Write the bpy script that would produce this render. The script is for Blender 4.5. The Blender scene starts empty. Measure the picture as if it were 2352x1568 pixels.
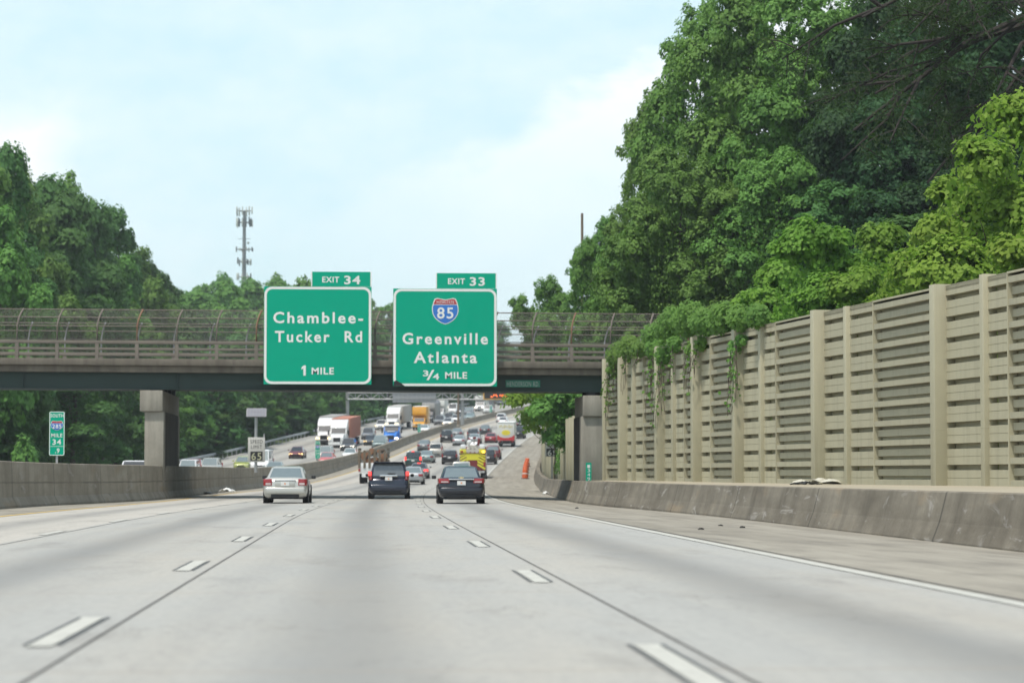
import bpy, bmesh, math, random
import numpy as np
from mathutils import Vector, Matrix, Euler

# ------------------------------------------------------------------ camera, sky, sun, exposure
sc = bpy.context.scene
col = sc.collection
F = 5800.0                      # focal length in pixels of a 2352 x 1568 frame
EYE = 1.05
pitch = math.atan(306 / F)
yaw = math.atan(340 / F * math.cos(pitch))
cam_d = bpy.data.cameras.new('camera')
cam = bpy.data.objects.new('camera', cam_d)
col.objects.link(cam)
cam_d.sensor_width = 36.0
cam_d.lens = 36.0 * F / 2352.0
cam_d.clip_start = 0.5
cam_d.clip_end = 6000
cam.location = (0, 0, EYE)
cam.rotation_euler = (math.pi / 2 + pitch, 0, -yaw)
cam_d.dof.use_dof = True
cam_d.dof.focus_distance = 62
cam_d.dof.aperture_fstop = 2.0
sc.camera = cam

SUN_EL = math.radians(68)
SUN_AZ = math.radians(-138)      # compass angle from +Y, positive to the right
w = bpy.data.worlds.new('World')
sc.world = w
w.use_nodes = True
nt = w.node_tree
nt.nodes.clear()


def N(tree, typ, **kw):
    n = tree.nodes.new(typ)
    for k, v in kw.items():
        if k.startswith('i_'):
            key = k[2:]
            key = int(key) if key.isdigit() else key.replace('_', ' ')
            n.inputs[key].default_value = v
        else:
            setattr(n, k, v)
    return n


def math_n(tree, op, a, b=None, clamp=False):
    n = tree.nodes.new('ShaderNodeMath')
    n.operation = op
    n.use_clamp = clamp
    for i, s in enumerate((a, b)):
        if s is None:
            continue
        if isinstance(s, (int, float)):
            n.inputs[i].default_value = s
        else:
            tree.links.new(s, n.inputs[i])
    return n.outputs[0]


def mixc(tree, fac, a, b, blend='MIX'):
    n = tree.nodes.new('ShaderNodeMix')
    n.data_type = 'RGBA'
    n.blend_type = blend
    for s, i in ((fac, 0), (a, 6), (b, 7)):
        if isinstance(s, (int, float)):
            n.inputs[i].default_value = s
        elif isinstance(s, (tuple, list)):
            n.inputs[i].default_value = (*s[:3], 1)
        else:
            tree.links.new(s, n.inputs[i])
    return n.outputs[2]


def ramp(tree, src, stops, interp='LINEAR'):
    n = tree.nodes.new('ShaderNodeValToRGB')
    n.color_ramp.interpolation = interp
    e = n.color_ramp.elements
    while len(e) < len(stops):
        e.new(0.5)
    for el, (p, c) in zip(e, stops):
        el.position = p
        el.color = (c, c, c, 1) if isinstance(c, (int, float)) else (*c, 1)
    tree.links.new(src, n.inputs[0])
    return n.outputs[0]


sky = N(nt, 'ShaderNodeTexSky', sky_type='NISHITA', sun_disc=False)
sky.sun_elevation = SUN_EL
sky.sun_rotation = SUN_AZ
sky.air_density = 1.0
sky.dust_density = 2.0
sky.ozone_density = 1.0
tc = N(nt, 'ShaderNodeTexCoord')
sep = N(nt, 'ShaderNodeSeparateXYZ')
nt.links.new(tc.outputs['Generated'], sep.inputs[0])
az = math_n(nt, 'ARCTAN2', sep.outputs[0], sep.outputs[1])
el = math_n(nt, 'ARCSINE', sep.outputs[2])
cmb = N(nt, 'ShaderNodeCombineXYZ')
nt.links.new(math_n(nt, 'MULTIPLY', az, 9.0), cmb.inputs[0])
nt.links.new(math_n(nt, 'MULTIPLY', el, 17.0), cmb.inputs[1])
nz = N(nt, 'ShaderNodeTexNoise', i_Scale=1.6, i_Detail=8.0, i_Roughness=0.62)
nt.links.new(cmb.outputs[0], nz.inputs['Vector'])
noise = math_n(nt, 'SUBTRACT', nz.outputs[0], 0.5)
# a cloud bank climbing to the right, a smaller one on the left, thin veil low down
bank = math_n(nt, 'SUBTRACT', math_n(nt, 'ADD', math_n(nt, 'MULTIPLY', az, 0.40), 0.128), el)
bank = math_n(nt, 'ADD', bank, math_n(nt, 'MULTIPLY', noise, 0.085))
fade = math_n(nt, 'SUBTRACT', 1.0, math_n(nt, 'MULTIPLY', math_n(nt, 'MULTIPLY', bank, 14.0, clamp=True), 0.55))
bank = math_n(nt, 'MULTIPLY', math_n(nt, 'MULTIPLY', bank, 48.0, clamp=True), fade)
bank = math_n(nt, 'MULTIPLY', bank, math_n(nt, 'ADD', math_n(nt, 'MULTIPLY', az, 5.5), 0.42, clamp=True))
left = math_n(nt, 'SUBTRACT', 0.158, el)
left = math_n(nt, 'MINIMUM', left, math_n(nt, 'SUBTRACT', -0.104, az))
left = math_n(nt, 'ADD', left, math_n(nt, 'MULTIPLY', noise, 0.05))
left = math_n(nt, 'MULTIPLY', left, 30.0, clamp=True)
veil = math_n(nt, 'ADD', math_n(nt, 'MULTIPLY', noise, 1.6), 0.42, clamp=True)
veil = math_n(nt, 'MULTIPLY', veil, 0.55)
cl = math_n(nt, 'MAXIMUM', math_n(nt, 'MULTIPLY', bank, 0.95), math_n(nt, 'MULTIPLY', left, 0.9))
cl = math_n(nt, 'MAXIMUM', cl, veil)
high = math_n(nt, 'MULTIPLY', math_n(nt, 'SUBTRACT', el, 0.22), 1.6, clamp=True)
cl = math_n(nt, 'MULTIPLY', cl, math_n(nt, 'SUBTRACT', 1.0, math_n(nt, 'MULTIPLY', high, 0.75)))
skyc = mixc(nt, math_n(nt, 'SUBTRACT', 0.62, math_n(nt, 'MULTIPLY', high, 0.5)), sky.outputs[0], (6.4, 9.1, 9.7))
skyc = mixc(nt, cl, skyc, (8.9, 9.05, 9.25))
bg = N(nt, 'ShaderNodeBackground', i_Strength=0.095)
nt.links.new(skyc, bg.inputs[0])
wo = N(nt, 'ShaderNodeOutputWorld')
nt.links.new(bg.outputs[0], wo.inputs[0])

sun_d = bpy.data.lights.new('sun', 'SUN')
sun_d.energy = 2.75
sun_d.angle = math.radians(2.5)
sun_d.color = (1.0, 0.95, 0.87)
sun = bpy.data.objects.new('sun', sun_d)
col.objects.link(sun)
sdir = Vector((math.sin(SUN_AZ) * math.cos(SUN_EL), math.cos(SUN_AZ) * math.cos(SUN_EL), math.sin(SUN_EL)))
sun.rotation_euler = sdir.to_track_quat('Z', 'Y').to_euler()
sun.location = sdir * 200

sc.view_settings.view_transform = 'Standard'
sc.view_settings.look = 'None'
sc.view_settings.exposure = 0.48
sc.view_settings.gamma = 1.0
sc.render.engine = 'CYCLES'
sc.cycles.max_bounces = 6
sc.cycles.transparent_max_bounces = 16
sc.cycles.use_denoising = True
sc.render.filter_size = 1.95

# ------------------------------------------------------------------ the alignment of the highway
random.seed(7)
rng = np.random.default_rng(7)


def shift(d):
    """How far the alignment has bent to the right at distance d."""
    if d < 50:
        return 0.0
    if d < 750:
        return 0.00017 * (d - 50) ** 2
    return 0.00017 * 700 ** 2 + 0.00034 * 700 * (d - 750)


def dshift(d):
    return (shift(d + 0.5) - shift(d - 0.5))


def zroad(d):
    if d < 165:
        return -0.095 * math.sin(math.pi * (d - 58) / 107.0) ** 2 if d > 58 else 0.0
    if d < 351:
        return (d - 165) ** 2 / 7600.0
    g = 0.0489
    z = (351 - 165) ** 2 / 7600.0
    if d < 620:
        return z + g * (d - 351)
    z += g * (620 - 351)
    if d < 800:
        t = d - 620
        return z + g * t - g * t * t / 360.0
    return z + g * 90


def cross(n):
    return -0.035 * max(0.0, n - 5.45)


def pitch_at(d):
    return math.atan(zroad(d + 0.5) - zroad(d - 0.5))


CAMROT = cam.rotation_euler.to_matrix()


def P(X, Y, d):
    """World point at distance d (along +Y) seen at X, Y of the 2352-pixel-wide photograph."""
    v = CAMROT @ Vector(((X - 1176) / F, (784 - Y) / F, -1))
    s = d / v.y
    return Vector((v.x * s, d, EYE + v.z * s))


def on_road(X, Y, h=0.0):
    """Distance at which the view ray through X, Y is h above the carriageway."""
    best = None
    d = 30.0 if h == 0 else 140.0
    prev = None
    while d < 800:
        p = P(X, Y, d)
        e = p.z - (zroad(d) + h)
        if prev is not None and (prev < 0) != (e < 0):
            return d
        prev = e
        d += 0.5
    return 400.0


# ------------------------------------------------------------------ materials
MATS = {}


def pmat(name, color, rough=0.6, metal=0.0, var=0.12, scale=3.0, coat=0.0, emit=None, emit_s=0.0, spec=0.5):
    if name in MATS:
        return MATS[name]
    m = bpy.data.materials.new(name)
    m.use_nodes = True
    t = m.node_tree
    b = t.nodes['Principled BSDF']
    b.inputs['Roughness'].default_value = rough
    b.inputs['Metallic'].default_value = metal
    b.inputs['Coat Weight'].default_value = coat
    b.inputs['Specular IOR Level'].default_value = spec
    tcn = N(t, 'ShaderNodeTexCoord')
    nzn = N(t, 'ShaderNodeTexNoise', i_Scale=scale, i_Detail=5.0, i_Roughness=0.6)
    t.links.new(tcn.outputs['Object'], nzn.inputs['Vector'])
    lo = tuple(c * (1 - var) for c in color)
    hi = tuple(min(1, c * (1 + var)) for c in color)
    c = mixc(t, nzn.outputs[0], lo, hi)
    t.links.new(c, b.inputs['Base Color'])
    if emit:
        b.inputs['Emission Color'].default_value = (*emit, 1)
        b.inputs['Emission Strength'].default_value = emit_s
    MATS[name] = m
    return m


def leaf_mat(name, c1, c2, c3, trans=0.30):
    m = bpy.data.materials.new(name)
    m.use_nodes = True
    t = m.node_tree
    t.nodes.clear()
    geo = N(t, 'ShaderNodeNewGeometry')
    tcn = N(t, 'ShaderNodeTexCoord')
    oi = N(t, 'ShaderNodeObjectInfo')
    nzn = N(t, 'ShaderNodeTexNoise', i_Scale=0.28, i_Detail=3.0)
    t.links.new(tcn.outputs['Object'], nzn.inputs['Vector'])
    base = mixc(t, ramp(t, nzn.outputs[0], [(0.35, 0.0), (0.68, 1.0)]), c1, c2)
    base = mixc(t, math_n(t, 'MULTIPLY', geo.outputs['Random Per Island'], 0.55), base, c3)
    hs = N(t, 'ShaderNodeHueSaturation')
    t.links.new(math_n(t, 'ADD', math_n(t, 'MULTIPLY', oi.outputs['Random'], 0.03), 0.487), hs.inputs['Hue'])
    t.links.new(math_n(t, 'ADD', math_n(t, 'MULTIPLY', oi.outputs['Random'], 0.3), 0.85), hs.inputs['Value'])
    t.links.new(base, hs.inputs['Color'])
    d = N(t, 'ShaderNodeBsdfPrincipled', i_Roughness=0.65)
    d.inputs['Specular IOR Level'].default_value = 0.18
    t.links.new(hs.outputs[0], d.inputs['Base Color'])
    tr = N(t, 'ShaderNodeBsdfTranslucent')
    bright = mixc(t, 0.5, hs.outputs[0], (0.13, 0.32, 0.03))
    t.links.new(bright, tr.inputs[0])
    mx = N(t, 'ShaderNodeMixShader', i_0=trans)
    t.links.new(d.outputs[0], mx.inputs[1])
    t.links.new(tr.outputs[0], mx.inputs[2])
    o = N(t, 'ShaderNodeOutputMaterial')
    t.links.new(mx.outputs[0], o.inputs[0])
    return m


def road_mat(name, opposite=False):
    """Concrete slabs: UV.x = offset across the road in metres, UV.y = distance along it."""
    m = bpy.data.materials.new(name)
    m.use_nodes = True
    t = m.node_tree
    b = t.nodes['Principled BSDF']
    b.inputs['Roughness'].default_value = 0.82
    b.inputs['Specular IOR Level'].default_value = 0.3
    uv = N(t, 'ShaderNodeUVMap')
    s = N(t, 'ShaderNodeSeparateXYZ')
    t.links.new(uv.outputs[0], s.inputs[0])
    n, v = s.outputs[0], s.outputs[1]

    def noise_uv(sx, sy, detail=5.0, rough=0.6):
        mp = N(t, 'ShaderNodeMapping')
        mp.inputs['Scale'].default_value = (sx, sy, 1)
        t.links.new(uv.outputs[0], mp.inputs[0])
        nn = N(t, 'ShaderNodeTexNoise', i_Scale=1.0, i_Detail=detail, i_Roughness=rough)
        t.links.new(mp.outputs[0], nn.inputs['Vector'])
        return nn.outputs[0]

    streak = noise_uv(2.2, 0.03, 6.0)
    fine = noise_uv(14.0, 3.0, 6.0, 0.7)
    blot = noise_uv(0.5, 0.08, 4.0)
    base = mixc(t, streak, (0.318, 0.318, 0.298), (0.395, 0.392, 0.365))
    base = mixc(t, ramp(t, blot, [(0.40, 0.0), (0.70, 0.6)]), base, (0.43, 0.395, 0.33))
    if not opposite:
        # beige older slabs on the far left lane
        lf = ramp(t, math_n(t, 'DIVIDE', math_n(t, 'ADD', n, 12.0), 18.0), [(0.355, 1.0), (0.357, 0.0)])
        base = mixc(t, math_n(t, 'MULTIPLY', lf, 0.75), base, (0.46, 0.43, 0.375))
    # oil-darkened centre of each lane
    ph = math_n(t, 'DIVIDE', math_n(t, 'ADD', n, 1.92 + 36.6), 3.66)
    fr = math_n(t, 'SUBTRACT', math_n(t, 'FRACT', ph), 0.5)
    oil = ramp(t, math_n(t, 'ABSOLUTE', fr), [(0.0, 1.0), (0.26, 0.0)], 'EASE')
    brk = noise_uv(0.35, 0.012, 3.0)
    oil = math_n(t, 'MULTIPLY', oil, ramp(t, brk, [(0.30, 0.65), (0.60, 1.0)]))
    oil = math_n(t, 'MULTIPLY', oil, ramp(t, streak, [(0.2, 0.75), (0.8, 1.0)]))
    base = mixc(t, math_n(t, 'MULTIPLY', oil, 0.70), base, (0.140, 0.141, 0.136))
    # transverse joints of the slabs
    tj = math_n(t, 'ABSOLUTE', math_n(t, 'SUBTRACT', math_n(t, 'FRACT', math_n(t, 'DIVIDE', v, 9.1)), 0.5))
    tjm = ramp(t, tj, [(0.0, 0.6), (0.006, 0.0)])
    base = mixc(t, tjm, base, (0.30, 0.24, 0.18))
    # tyre tracks, dark stains and hairline cracks
    trk = ramp(t, math_n(t, 'ABSOLUTE', math_n(t, 'SUBTRACT', math_n(t, 'ABSOLUTE', fr), 0.27)), [(0.0, 0.22), (0.10, 0.0)], 'EASE')
    base = mixc(t, math_n(t, 'MULTIPLY', trk, ramp(t, brk, [(0.35, 0.2), (0.65, 1.0)])), base, (0.22, 0.21, 0.195))
    stn = noise_uv(0.9, 0.22, 6.0, 0.65)
    base = mixc(t, math_n(t, 'MULTIPLY', ramp(t, stn, [(0.54, 0.0), (0.68, 1.0)]), 0.45), base, (0.215, 0.205, 0.185))
    ck = noise_uv(0.8, 0.35, 7.0, 0.6)
    ckm = ramp(t, math_n(t, 'ABSOLUTE', math_n(t, 'SUBTRACT', ck, 0.5)), [(0.0, 0.5), (0.004, 0.0)])
    base = mixc(t, math_n(t, 'MULTIPLY', ckm, ramp(t, stn, [(0.45, 0.0), (0.55, 1.0)])), base, (0.10, 0.095, 0.085))
    base = mixc(t, math_n(t, 'MULTIPLY', ramp(t, fine, [(0.42, 0.0), (0.72, 1.0)]), 0.36), base, (0.22, 0.22, 0.21))
    sp = noise_uv(3.0, 0.9, 3.0)
    base = mixc(t, math_n(t, 'MULTIPLY', ramp(t, sp, [(0.70, 0.0), (0.73, 1.0)]), 0.25), base, (0.2, 0.2, 0.19))
    t.links.new(base, b.inputs['Base Color'])
    bp = N(t, 'ShaderNodeBump', i_Strength=0.25, i_Distance=0.01)
    t.links.new(fine, bp.inputs['Height'])
    t.links.new(bp.outputs[0], b.inputs['Normal'])
    return m


def shoulder_mat(name):
    m = bpy.data.materials.new(name)
    m.use_nodes = True
    t = m.node_tree
    b = t.nodes['Principled BSDF']
    b.inputs['Roughness'].default_value = 0.9
    uv = N(t, 'ShaderNodeUVMap')

    def noise_uv(sx, sy, detail=5.0, rough=0.6):
        mp = N(t, 'ShaderNodeMapping')
        mp.inputs['Scale'].default_value = (sx, sy, 1)
        t.links.new(uv.outputs[0], mp.inputs[0])
        nn = N(t, 'ShaderNodeTexNoise', i_Scale=1.0, i_Detail=detail, i_Roughness=rough)
        t.links.new(mp.outputs[0], nn.inputs['Vector'])
        return nn.outputs[0]
    a = noise_uv(1.6, 0.05, 6)
    c = noise_uv(0.9, 0.3, 6)
    f = noise_uv(9, 4, 6, 0.7)
    base = mixc(t, ramp(t, a, [(0.3, 0.0), (0.7, 1.0)]), (0.215, 0.195, 0.155), (0.33, 0.305, 0.25))
    base = mixc(t, math_n(t, 'MULTIPLY', ramp(t, c, [(0.48, 0.0), (0.68, 1.0)]), 0.7), base, (0.15, 0.135, 0.11))
    base = mixc(t, math_n(t, 'MULTIPLY', ramp(t, f, [(0.5, 0.0), (0.8, 1.0)]), 0.3), base, (0.15, 0.14, 0.12))
    t.links.new(base, b.inputs['Base Color'])
    bp = N(t, 'ShaderNodeBump', i_Strength=0.3, i_Distance=0.02)
    t.links.new(f, bp.inputs['Height'])
    t.links.new(bp.outputs[0], b.inputs['Normal'])
    return m


def concrete_mat(name, c_lo, c_hi, stain, joints=0.0, scuff=0.0, by_uv=True, lift=0.0):
    """Weathered concrete with run-down streaks; UV.x runs along, UV.y up the face."""
    m = bpy.data.materials.new(name)
    m.use_nodes = True
    t = m.node_tree
    b = t.nodes['Principled BSDF']
    b.inputs['Roughness'].default_value = 0.9
    b.inputs['Specular IOR Level'].default_value = 0.25
    if by_uv:
        src = N(t, 'ShaderNodeUVMap').outputs[0]
    else:
        src = N(t, 'ShaderNodeTexCoord').outputs['Object']

    def nz_(s3, detail=6.0, rough=0.62, dist=0.0):
        mp = N(t, 'ShaderNodeMapping')
        mp.inputs['Scale'].default_value = s3
        t.links.new(src, mp.inputs[0])
        nn = N(t, 'ShaderNodeTexNoise', i_Scale=1.0, i_Detail=detail, i_Roughness=rough, i_Distortion=dist)
        t.links.new(mp.outputs[0], nn.inputs['Vector'])
        return nn.outputs[0]
    run = nz_((0.9, 0.35, 1) if by_uv else (2.5, 2.5, 0.22))
    big = nz_((0.22, 1.1, 1) if by_uv else (0.7, 0.7, 0.7))
    fine = nz_((9, 9, 1) if by_uv else (9, 9, 9), 6, 0.7)
    base = mixc(t, ramp(t, big, [(0.32, 0.0), (0.68, 1.0)]), c_lo, c_hi)
    base = mixc(t, math_n(t, 'MULTIPLY', ramp(t, run, [(0.42, 0.0), (0.72, 1.0)]), 0.7), base, stain)
    base = mixc(t, math_n(t, 'MULTIPLY', ramp(t, fine, [(0.5, 0.0), (0.75, 1.0)]), 0.3), base, stain)
    if scuff:
        sf = nz_((0.40, 1.5, 1), 7, 0.68, 1.2)
        base = mixc(t, math_n(t, 'MULTIPLY', ramp(t, sf, [(0.585, 0.0), (0.65, 1.0)]), scuff), base, (0.40, 0.38, 0.35))
        rs = nz_((0.22, 0.9, 1), 6, 0.6, 0.5)
        base = mixc(t, math_n(t, 'MULTIPLY', ramp(t, rs, [(0.57, 0.0), (0.70, 1.0)]), 0.5), base, (0.27, 0.205, 0.13))
    if lift:
        s = N(t, 'ShaderNodeSeparateXYZ')
        t.links.new(src, s.inputs[0])
        lw = nz_((0.5, 0.0, 1), 4)
        q_ = math_n(t, 'ABSOLUTE', math_n(t, 'SUBTRACT', math_n(t, 'ADD', s.outputs[1], math_n(t, 'MULTIPLY', lw, 0.08)), lift))
        base = mixc(t, math_n(t, 'MULTIPLY', ramp(t, q_, [(0.0, 0.75), (0.05, 0.0)]), ramp(t, big, [(0.3, 0.2), (0.6, 1.0)])), base, (0.07, 0.06, 0.048))
        ch = nz_((0.6, 2.2, 1), 6, 0.6, 0.8)
        base = mixc(t, ramp(t, ch, [(0.66, 0.0), (0.72, 0.6)]), base, (0.09, 0.078, 0.06))
    if joints:
        s = N(t, 'ShaderNodeSeparateXYZ')
        t.links.new(src, s.inputs[0])
        j = math_n(t, 'ABSOLUTE', math_n(t, 'SUBTRACT', math_n(t, 'FRACT', math_n(t, 'DIVIDE', s.outputs[0], joints)), 0.5))
        base = mixc(t, ramp(t, j, [(0.0, 0.85), (0.006, 0.0)]), base, (0.035, 0.033, 0.03))
    t.links.new(base, b.inputs['Base Color'])
    bp = N(t, 'ShaderNodeBump', i_Strength=0.35, i_Distance=0.02)
    t.links.new(fine, bp.inputs['Height'])
    t.links.new(bp.outputs[0], b.inputs['Normal'])
    return m


def mesh_fence_mat(name):
    """Woven wire: thin metal wires on a diamond grid, holes between them."""
    m = bpy.data.materials.new(name)
    m.use_nodes = True
    t = m.node_tree
    t.nodes.clear()
    uv = N(t, 'ShaderNodeUVMap')
    s = N(t, 'ShaderNodeSeparateXYZ')
    t.links.new(uv.outputs[0], s.inputs[0])
    wires = []
    for op in ('ADD', 'SUBTRACT'):
        q = math_n(t, op, s.outputs[0], s.outputs[1])
        q = math_n(t, 'ABSOLUTE', math_n(t, 'SUBTRACT', math_n(t, 'FRACT', math_n(t, 'DIVIDE', q, 0.07)), 0.5))
        wires.append(math_n(t, 'LESS_THAN', q, 0.024))
    wi = math_n(t, 'MAXIMUM', wires[0], wires[1])
    d = N(t, 'ShaderNodeBsdfPrincipled', i_Roughness=0.6, i_Metallic=0.2)
    d.inputs['Base Color'].default_value = (0.25, 0.23, 0.20, 1)
    tr = N(t, 'ShaderNodeBsdfTransparent')
    mx = N(t, 'ShaderNodeMixShader')
    t.links.new(wi, mx.inputs[0])
    t.links.new(tr.outputs[0], mx.inputs[1])
    t.links.new(d.outputs[0], mx.inputs[2])
    o = N(t, 'ShaderNodeOutputMaterial')
    t.links.new(mx.outputs[0], o.inputs[0])
    return m


# ------------------------------------------------------------------ mesh building
def tag(o, label=None, cat=None, group=None, kind=None):
    if label:
        o['label'] = label
    if cat:
        o['category'] = cat
    if group:
        o['group'] = group
    if kind:
        o['kind'] = kind
    return o


def empty(name, loc=(0, 0, 0), rot=(0, 0, 0)):
    o = bpy.data.objects.new(name, None)
    o.empty_display_size = 0.3
    col.objects.link(o)
    o.location = loc
    o.rotation_euler = rot
    return o


class MB:
    def __init__(self):
        self.v, self.f, self.uv = [], [], None

    def add(self, vs, fs):
        k = len(self.v)
        self.v += [tuple(p) for p in vs]
        self.f += [tuple(k + i for i in f) for f in fs]
        return self

    def box(self, x0, x1, y0, y1, z0, z1, top=(1, 1), M=None):
        cx, cy = (x0 + x1) / 2, (y0 + y1) / 2
        hx, hy = (x1 - x0) / 2, (y1 - y0) / 2
        vs = []
        for z, (sx, sy) in ((z0, (1, 1)), (z1, top)):
            for a, b in ((-1, -1), (1, -1), (1, 1), (-1, 1)):
                vs.append(Vector((cx + a * hx * sx, cy + b * hy * sy, z)))
        if M is not None:
            vs = [M @ p for p in vs]
        return self.add(vs, [(3, 2, 1, 0), (4, 5, 6, 7), (0, 1, 5, 4), (1, 2, 6, 5), (2, 3, 7, 6), (3, 0, 4, 7)])

    def prism_x(self, prof, x0, x1, s1=1.0):
        """Profile of (y, z) pairs (counter-clockwise seen from +x) pushed along x."""
        n = len(prof)
        vs = [(x0, y, z) for y, z in prof] + [(x1, y, z) for y, z in prof]
        fs = [tuple(reversed(range(n))), tuple(range(n, 2 * n))]
        fs += [(i, (i + 1) % n, n + (i + 1) % n, n + i) for i in range(n)]
        return self.add(vs, fs)

    def prism_z(self, poly, z0, z1):
        n = len(poly)
        vs = [(x, y, z0) for x, y in poly] + [(x, y, z1) for x, y in poly]
        fs = [tuple(reversed(range(n))), tuple(range(n, 2 * n))]
        fs += [(i, (i + 1) % n, n + (i + 1) % n, n + i) for i in range(n)]
        return self.add(vs, fs)

    def prism_y(self, poly, y0, y1):
        """Polygon of (x, z) pairs pushed from y0 to y1."""
        n = len(poly)
        vs = [(x, y0, z) for x, z in poly] + [(x, y1, z) for x, z in poly]
        fs = [tuple(range(n)), tuple(reversed(range(n, 2 * n)))]
        fs += [(i, n + i, n + (i + 1) % n, (i + 1) % n) for i in range(n)]
        return self.add(vs, fs)

    def tube(self, pts, radii, n=8, caps=True):
        pts = [Vector(p) for p in pts]
        if not isinstance(radii, (list, tuple)):
            radii = [radii] * len(pts)
        rings = []
        for i, p in enumerate(pts):
            a = pts[max(0, i - 1)]
            b = pts[min(len(pts) - 1, i + 1)]
            t = (b - a).normalized()
            u = t.cross(Vector((0, 0, 1)))
            if u.length < 1e-3:
                u = t.cross(Vector((0, 1, 0)))
            u.normalize()
            w_ = t.cross(u)
            rings.append([p + (u * math.cos(k * 2 * math.pi / n) + w_ * math.sin(k * 2 * math.pi / n)) * radii[i] for k in range(n)])
        vs = [p for r in rings for p in r]
        fs = []
        for i in range(len(rings) - 1):
            for k in range(n):
                fs.append((i * n + k, i * n + (k + 1) % n, (i + 1) * n + (k + 1) % n, (i + 1) * n + k))
        if caps:
            fs.append(tuple(reversed(range(n))))
            fs.append(tuple((len(rings) - 1) * n + k for k in range(n)))
        return self.add(vs, fs)

    def lathe(self, prof, axis='z', n=20, loc=(0, 0, 0)):
        """Profile of (radius, height) turned round an axis."""
        vs, fs = [], []
        for r, h in prof:
            for k in range(n):
                a = 2 * math.pi * k / n
                c, s = r * math.cos(a), r * math.sin(a)
                p = (c, s, h) if axis == 'z' else ((h, c, s) if axis == 'x' else (s, h, c))
                vs.append((p[0] + loc[0], p[1] + loc[1], p[2] + loc[2]))
        for i in range(len(prof) - 1):
            for k in range(n):
                fs.append((i * n + k, i * n + (k + 1) % n, (i + 1) * n + (k + 1) % n, (i + 1) * n + k))
        fs.append(tuple(reversed(range(n))))
        fs.append(tuple((len(prof) - 1) * n + k for k in range(n)))
        return self.add(vs, fs)

    def build(self, name, mat, parent=None, bevel=0.0, smooth=False, angle=35, seg=2):
        me = bpy.data.meshes.new(name)
        me.from_pydata(self.v, [], self.f)
        bm = bmesh.new()
        bm.from_mesh(me)
        bmesh.ops.recalc_face_normals(bm, faces=bm.faces)
        if bevel:
            ed = [e for e in bm.edges if len(e.link_faces) == 2 and e.calc_face_angle(0) > math.radians(30)]
            bmesh.ops.bevel(bm, geom=ed, offset=bevel, segments=seg, profile=0.5, affect='EDGES', clamp_overlap=True)
        bm.to_mesh(me)
        bm.free()
        if smooth or bevel:
            me.polygons.foreach_set('use_smooth', [True] * len(me.polygons))
            me.set_sharp_from_angle(angle=math.radians(angle))
        me.materials.append(mat)
        o = bpy.data.objects.new(name, me)
        col.objects.link(o)
        if parent is not None:
            o.parent = parent
        return o


def strip(name, nl, nr, d0, d1, dz, mat, step=4.0, cols=1, parent=None):
    """A sheet along the alignment between offsets nl(d) and nr(d); UV in metres."""
    ds = list(np.arange(d0, d1, step)) + [d1]
    fl = nl if callable(nl) else (lambda d: nl)
    fr_ = nr if callable(nr) else (lambda d: nr)
    vs, uvs, fs = [], [], []
    for d in ds:
        for k in range(cols + 1):
            n = fl(d) + (fr_(d) - fl(d)) * k / cols
            vs.append((n + shift(d), d, zroad(d) + cross(n) + dz))
            uvs.append((n, d))
    c = cols + 1
    for i in range(len(ds) - 1):
        for k in range(cols):
            fs.append((i * c + k, i * c + k + 1, (i + 1) * c + k + 1, (i + 1) * c + k))
    me = bpy.data.meshes.new(name)
    me.from_pydata(vs, [], fs)
    ul = me.uv_layers.new(name='UVMap')
    for lp in me.loops:
        ul.data[lp.index].uv = uvs[lp.vertex_index]
    me.materials.append(mat)
    o = bpy.data.objects.new(name, me)
    col.objects.link(o)
    if parent:
        o.parent = parent
    return o


def sweep(name, prof_fn, ds, mat, parent=None, xy=None, closed=True):
    """prof_fn(d) -> list of (offset, z) round the section; swept along the alignment. UV = (along, round)."""
    rows, uvs = [], []
    along = 0.0
    for i, d in enumerate(ds):
        pr = prof_fn(d)
        run = 0.0
        row, ur = [], []
        for j, (n, z) in enumerate(pr):
            if j:
                run += math.hypot(n - pr[j - 1][0], z - pr[j - 1][1])
            row.append((n + shift(d), d, z + zroad(d)))
            ur.append((d, run))
        rows.append(row)
        uvs.append(ur)
    m_ = len(rows[0])
    vs = [p for r in rows for p in r]
    uv = [p for r in uvs for p in r]
    fs = []
    for i in range(len(rows) - 1):
        for j in range(m_ - 1):
            fs.append((i * m_ + j, (i + 1) * m_ + j, (i + 1) * m_ + j + 1, i * m_ + j + 1))
    fs.append(tuple(range(m_)))
    fs.append(tuple(reversed(range((len(rows) - 1) * m_, len(rows) * m_))))
    me = bpy.data.meshes.new(name)
    me.from_pydata(vs, [], fs)
    ul = me.uv_layers.new(name='UVMap')
    for lp in me.loops:
        ul.data[lp.index].uv = uv[lp.vertex_index]
    bm = bmesh.new()
    bm.from_mesh(me)
    bmesh.ops.recalc_face_normals(bm, faces=bm.faces)
    bm.to_mesh(me)
    bm.free()
    me.materials.append(mat)
    o = bpy.data.objects.new(name, me)
    col.objects.link(o)
    if parent:
        o.parent = parent
    return o


def interp(tab):
    xs = [a for a, _ in tab]
    ys = [b for _, b in tab]
    return lambda d: float(np.interp(d, xs, ys))


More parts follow.
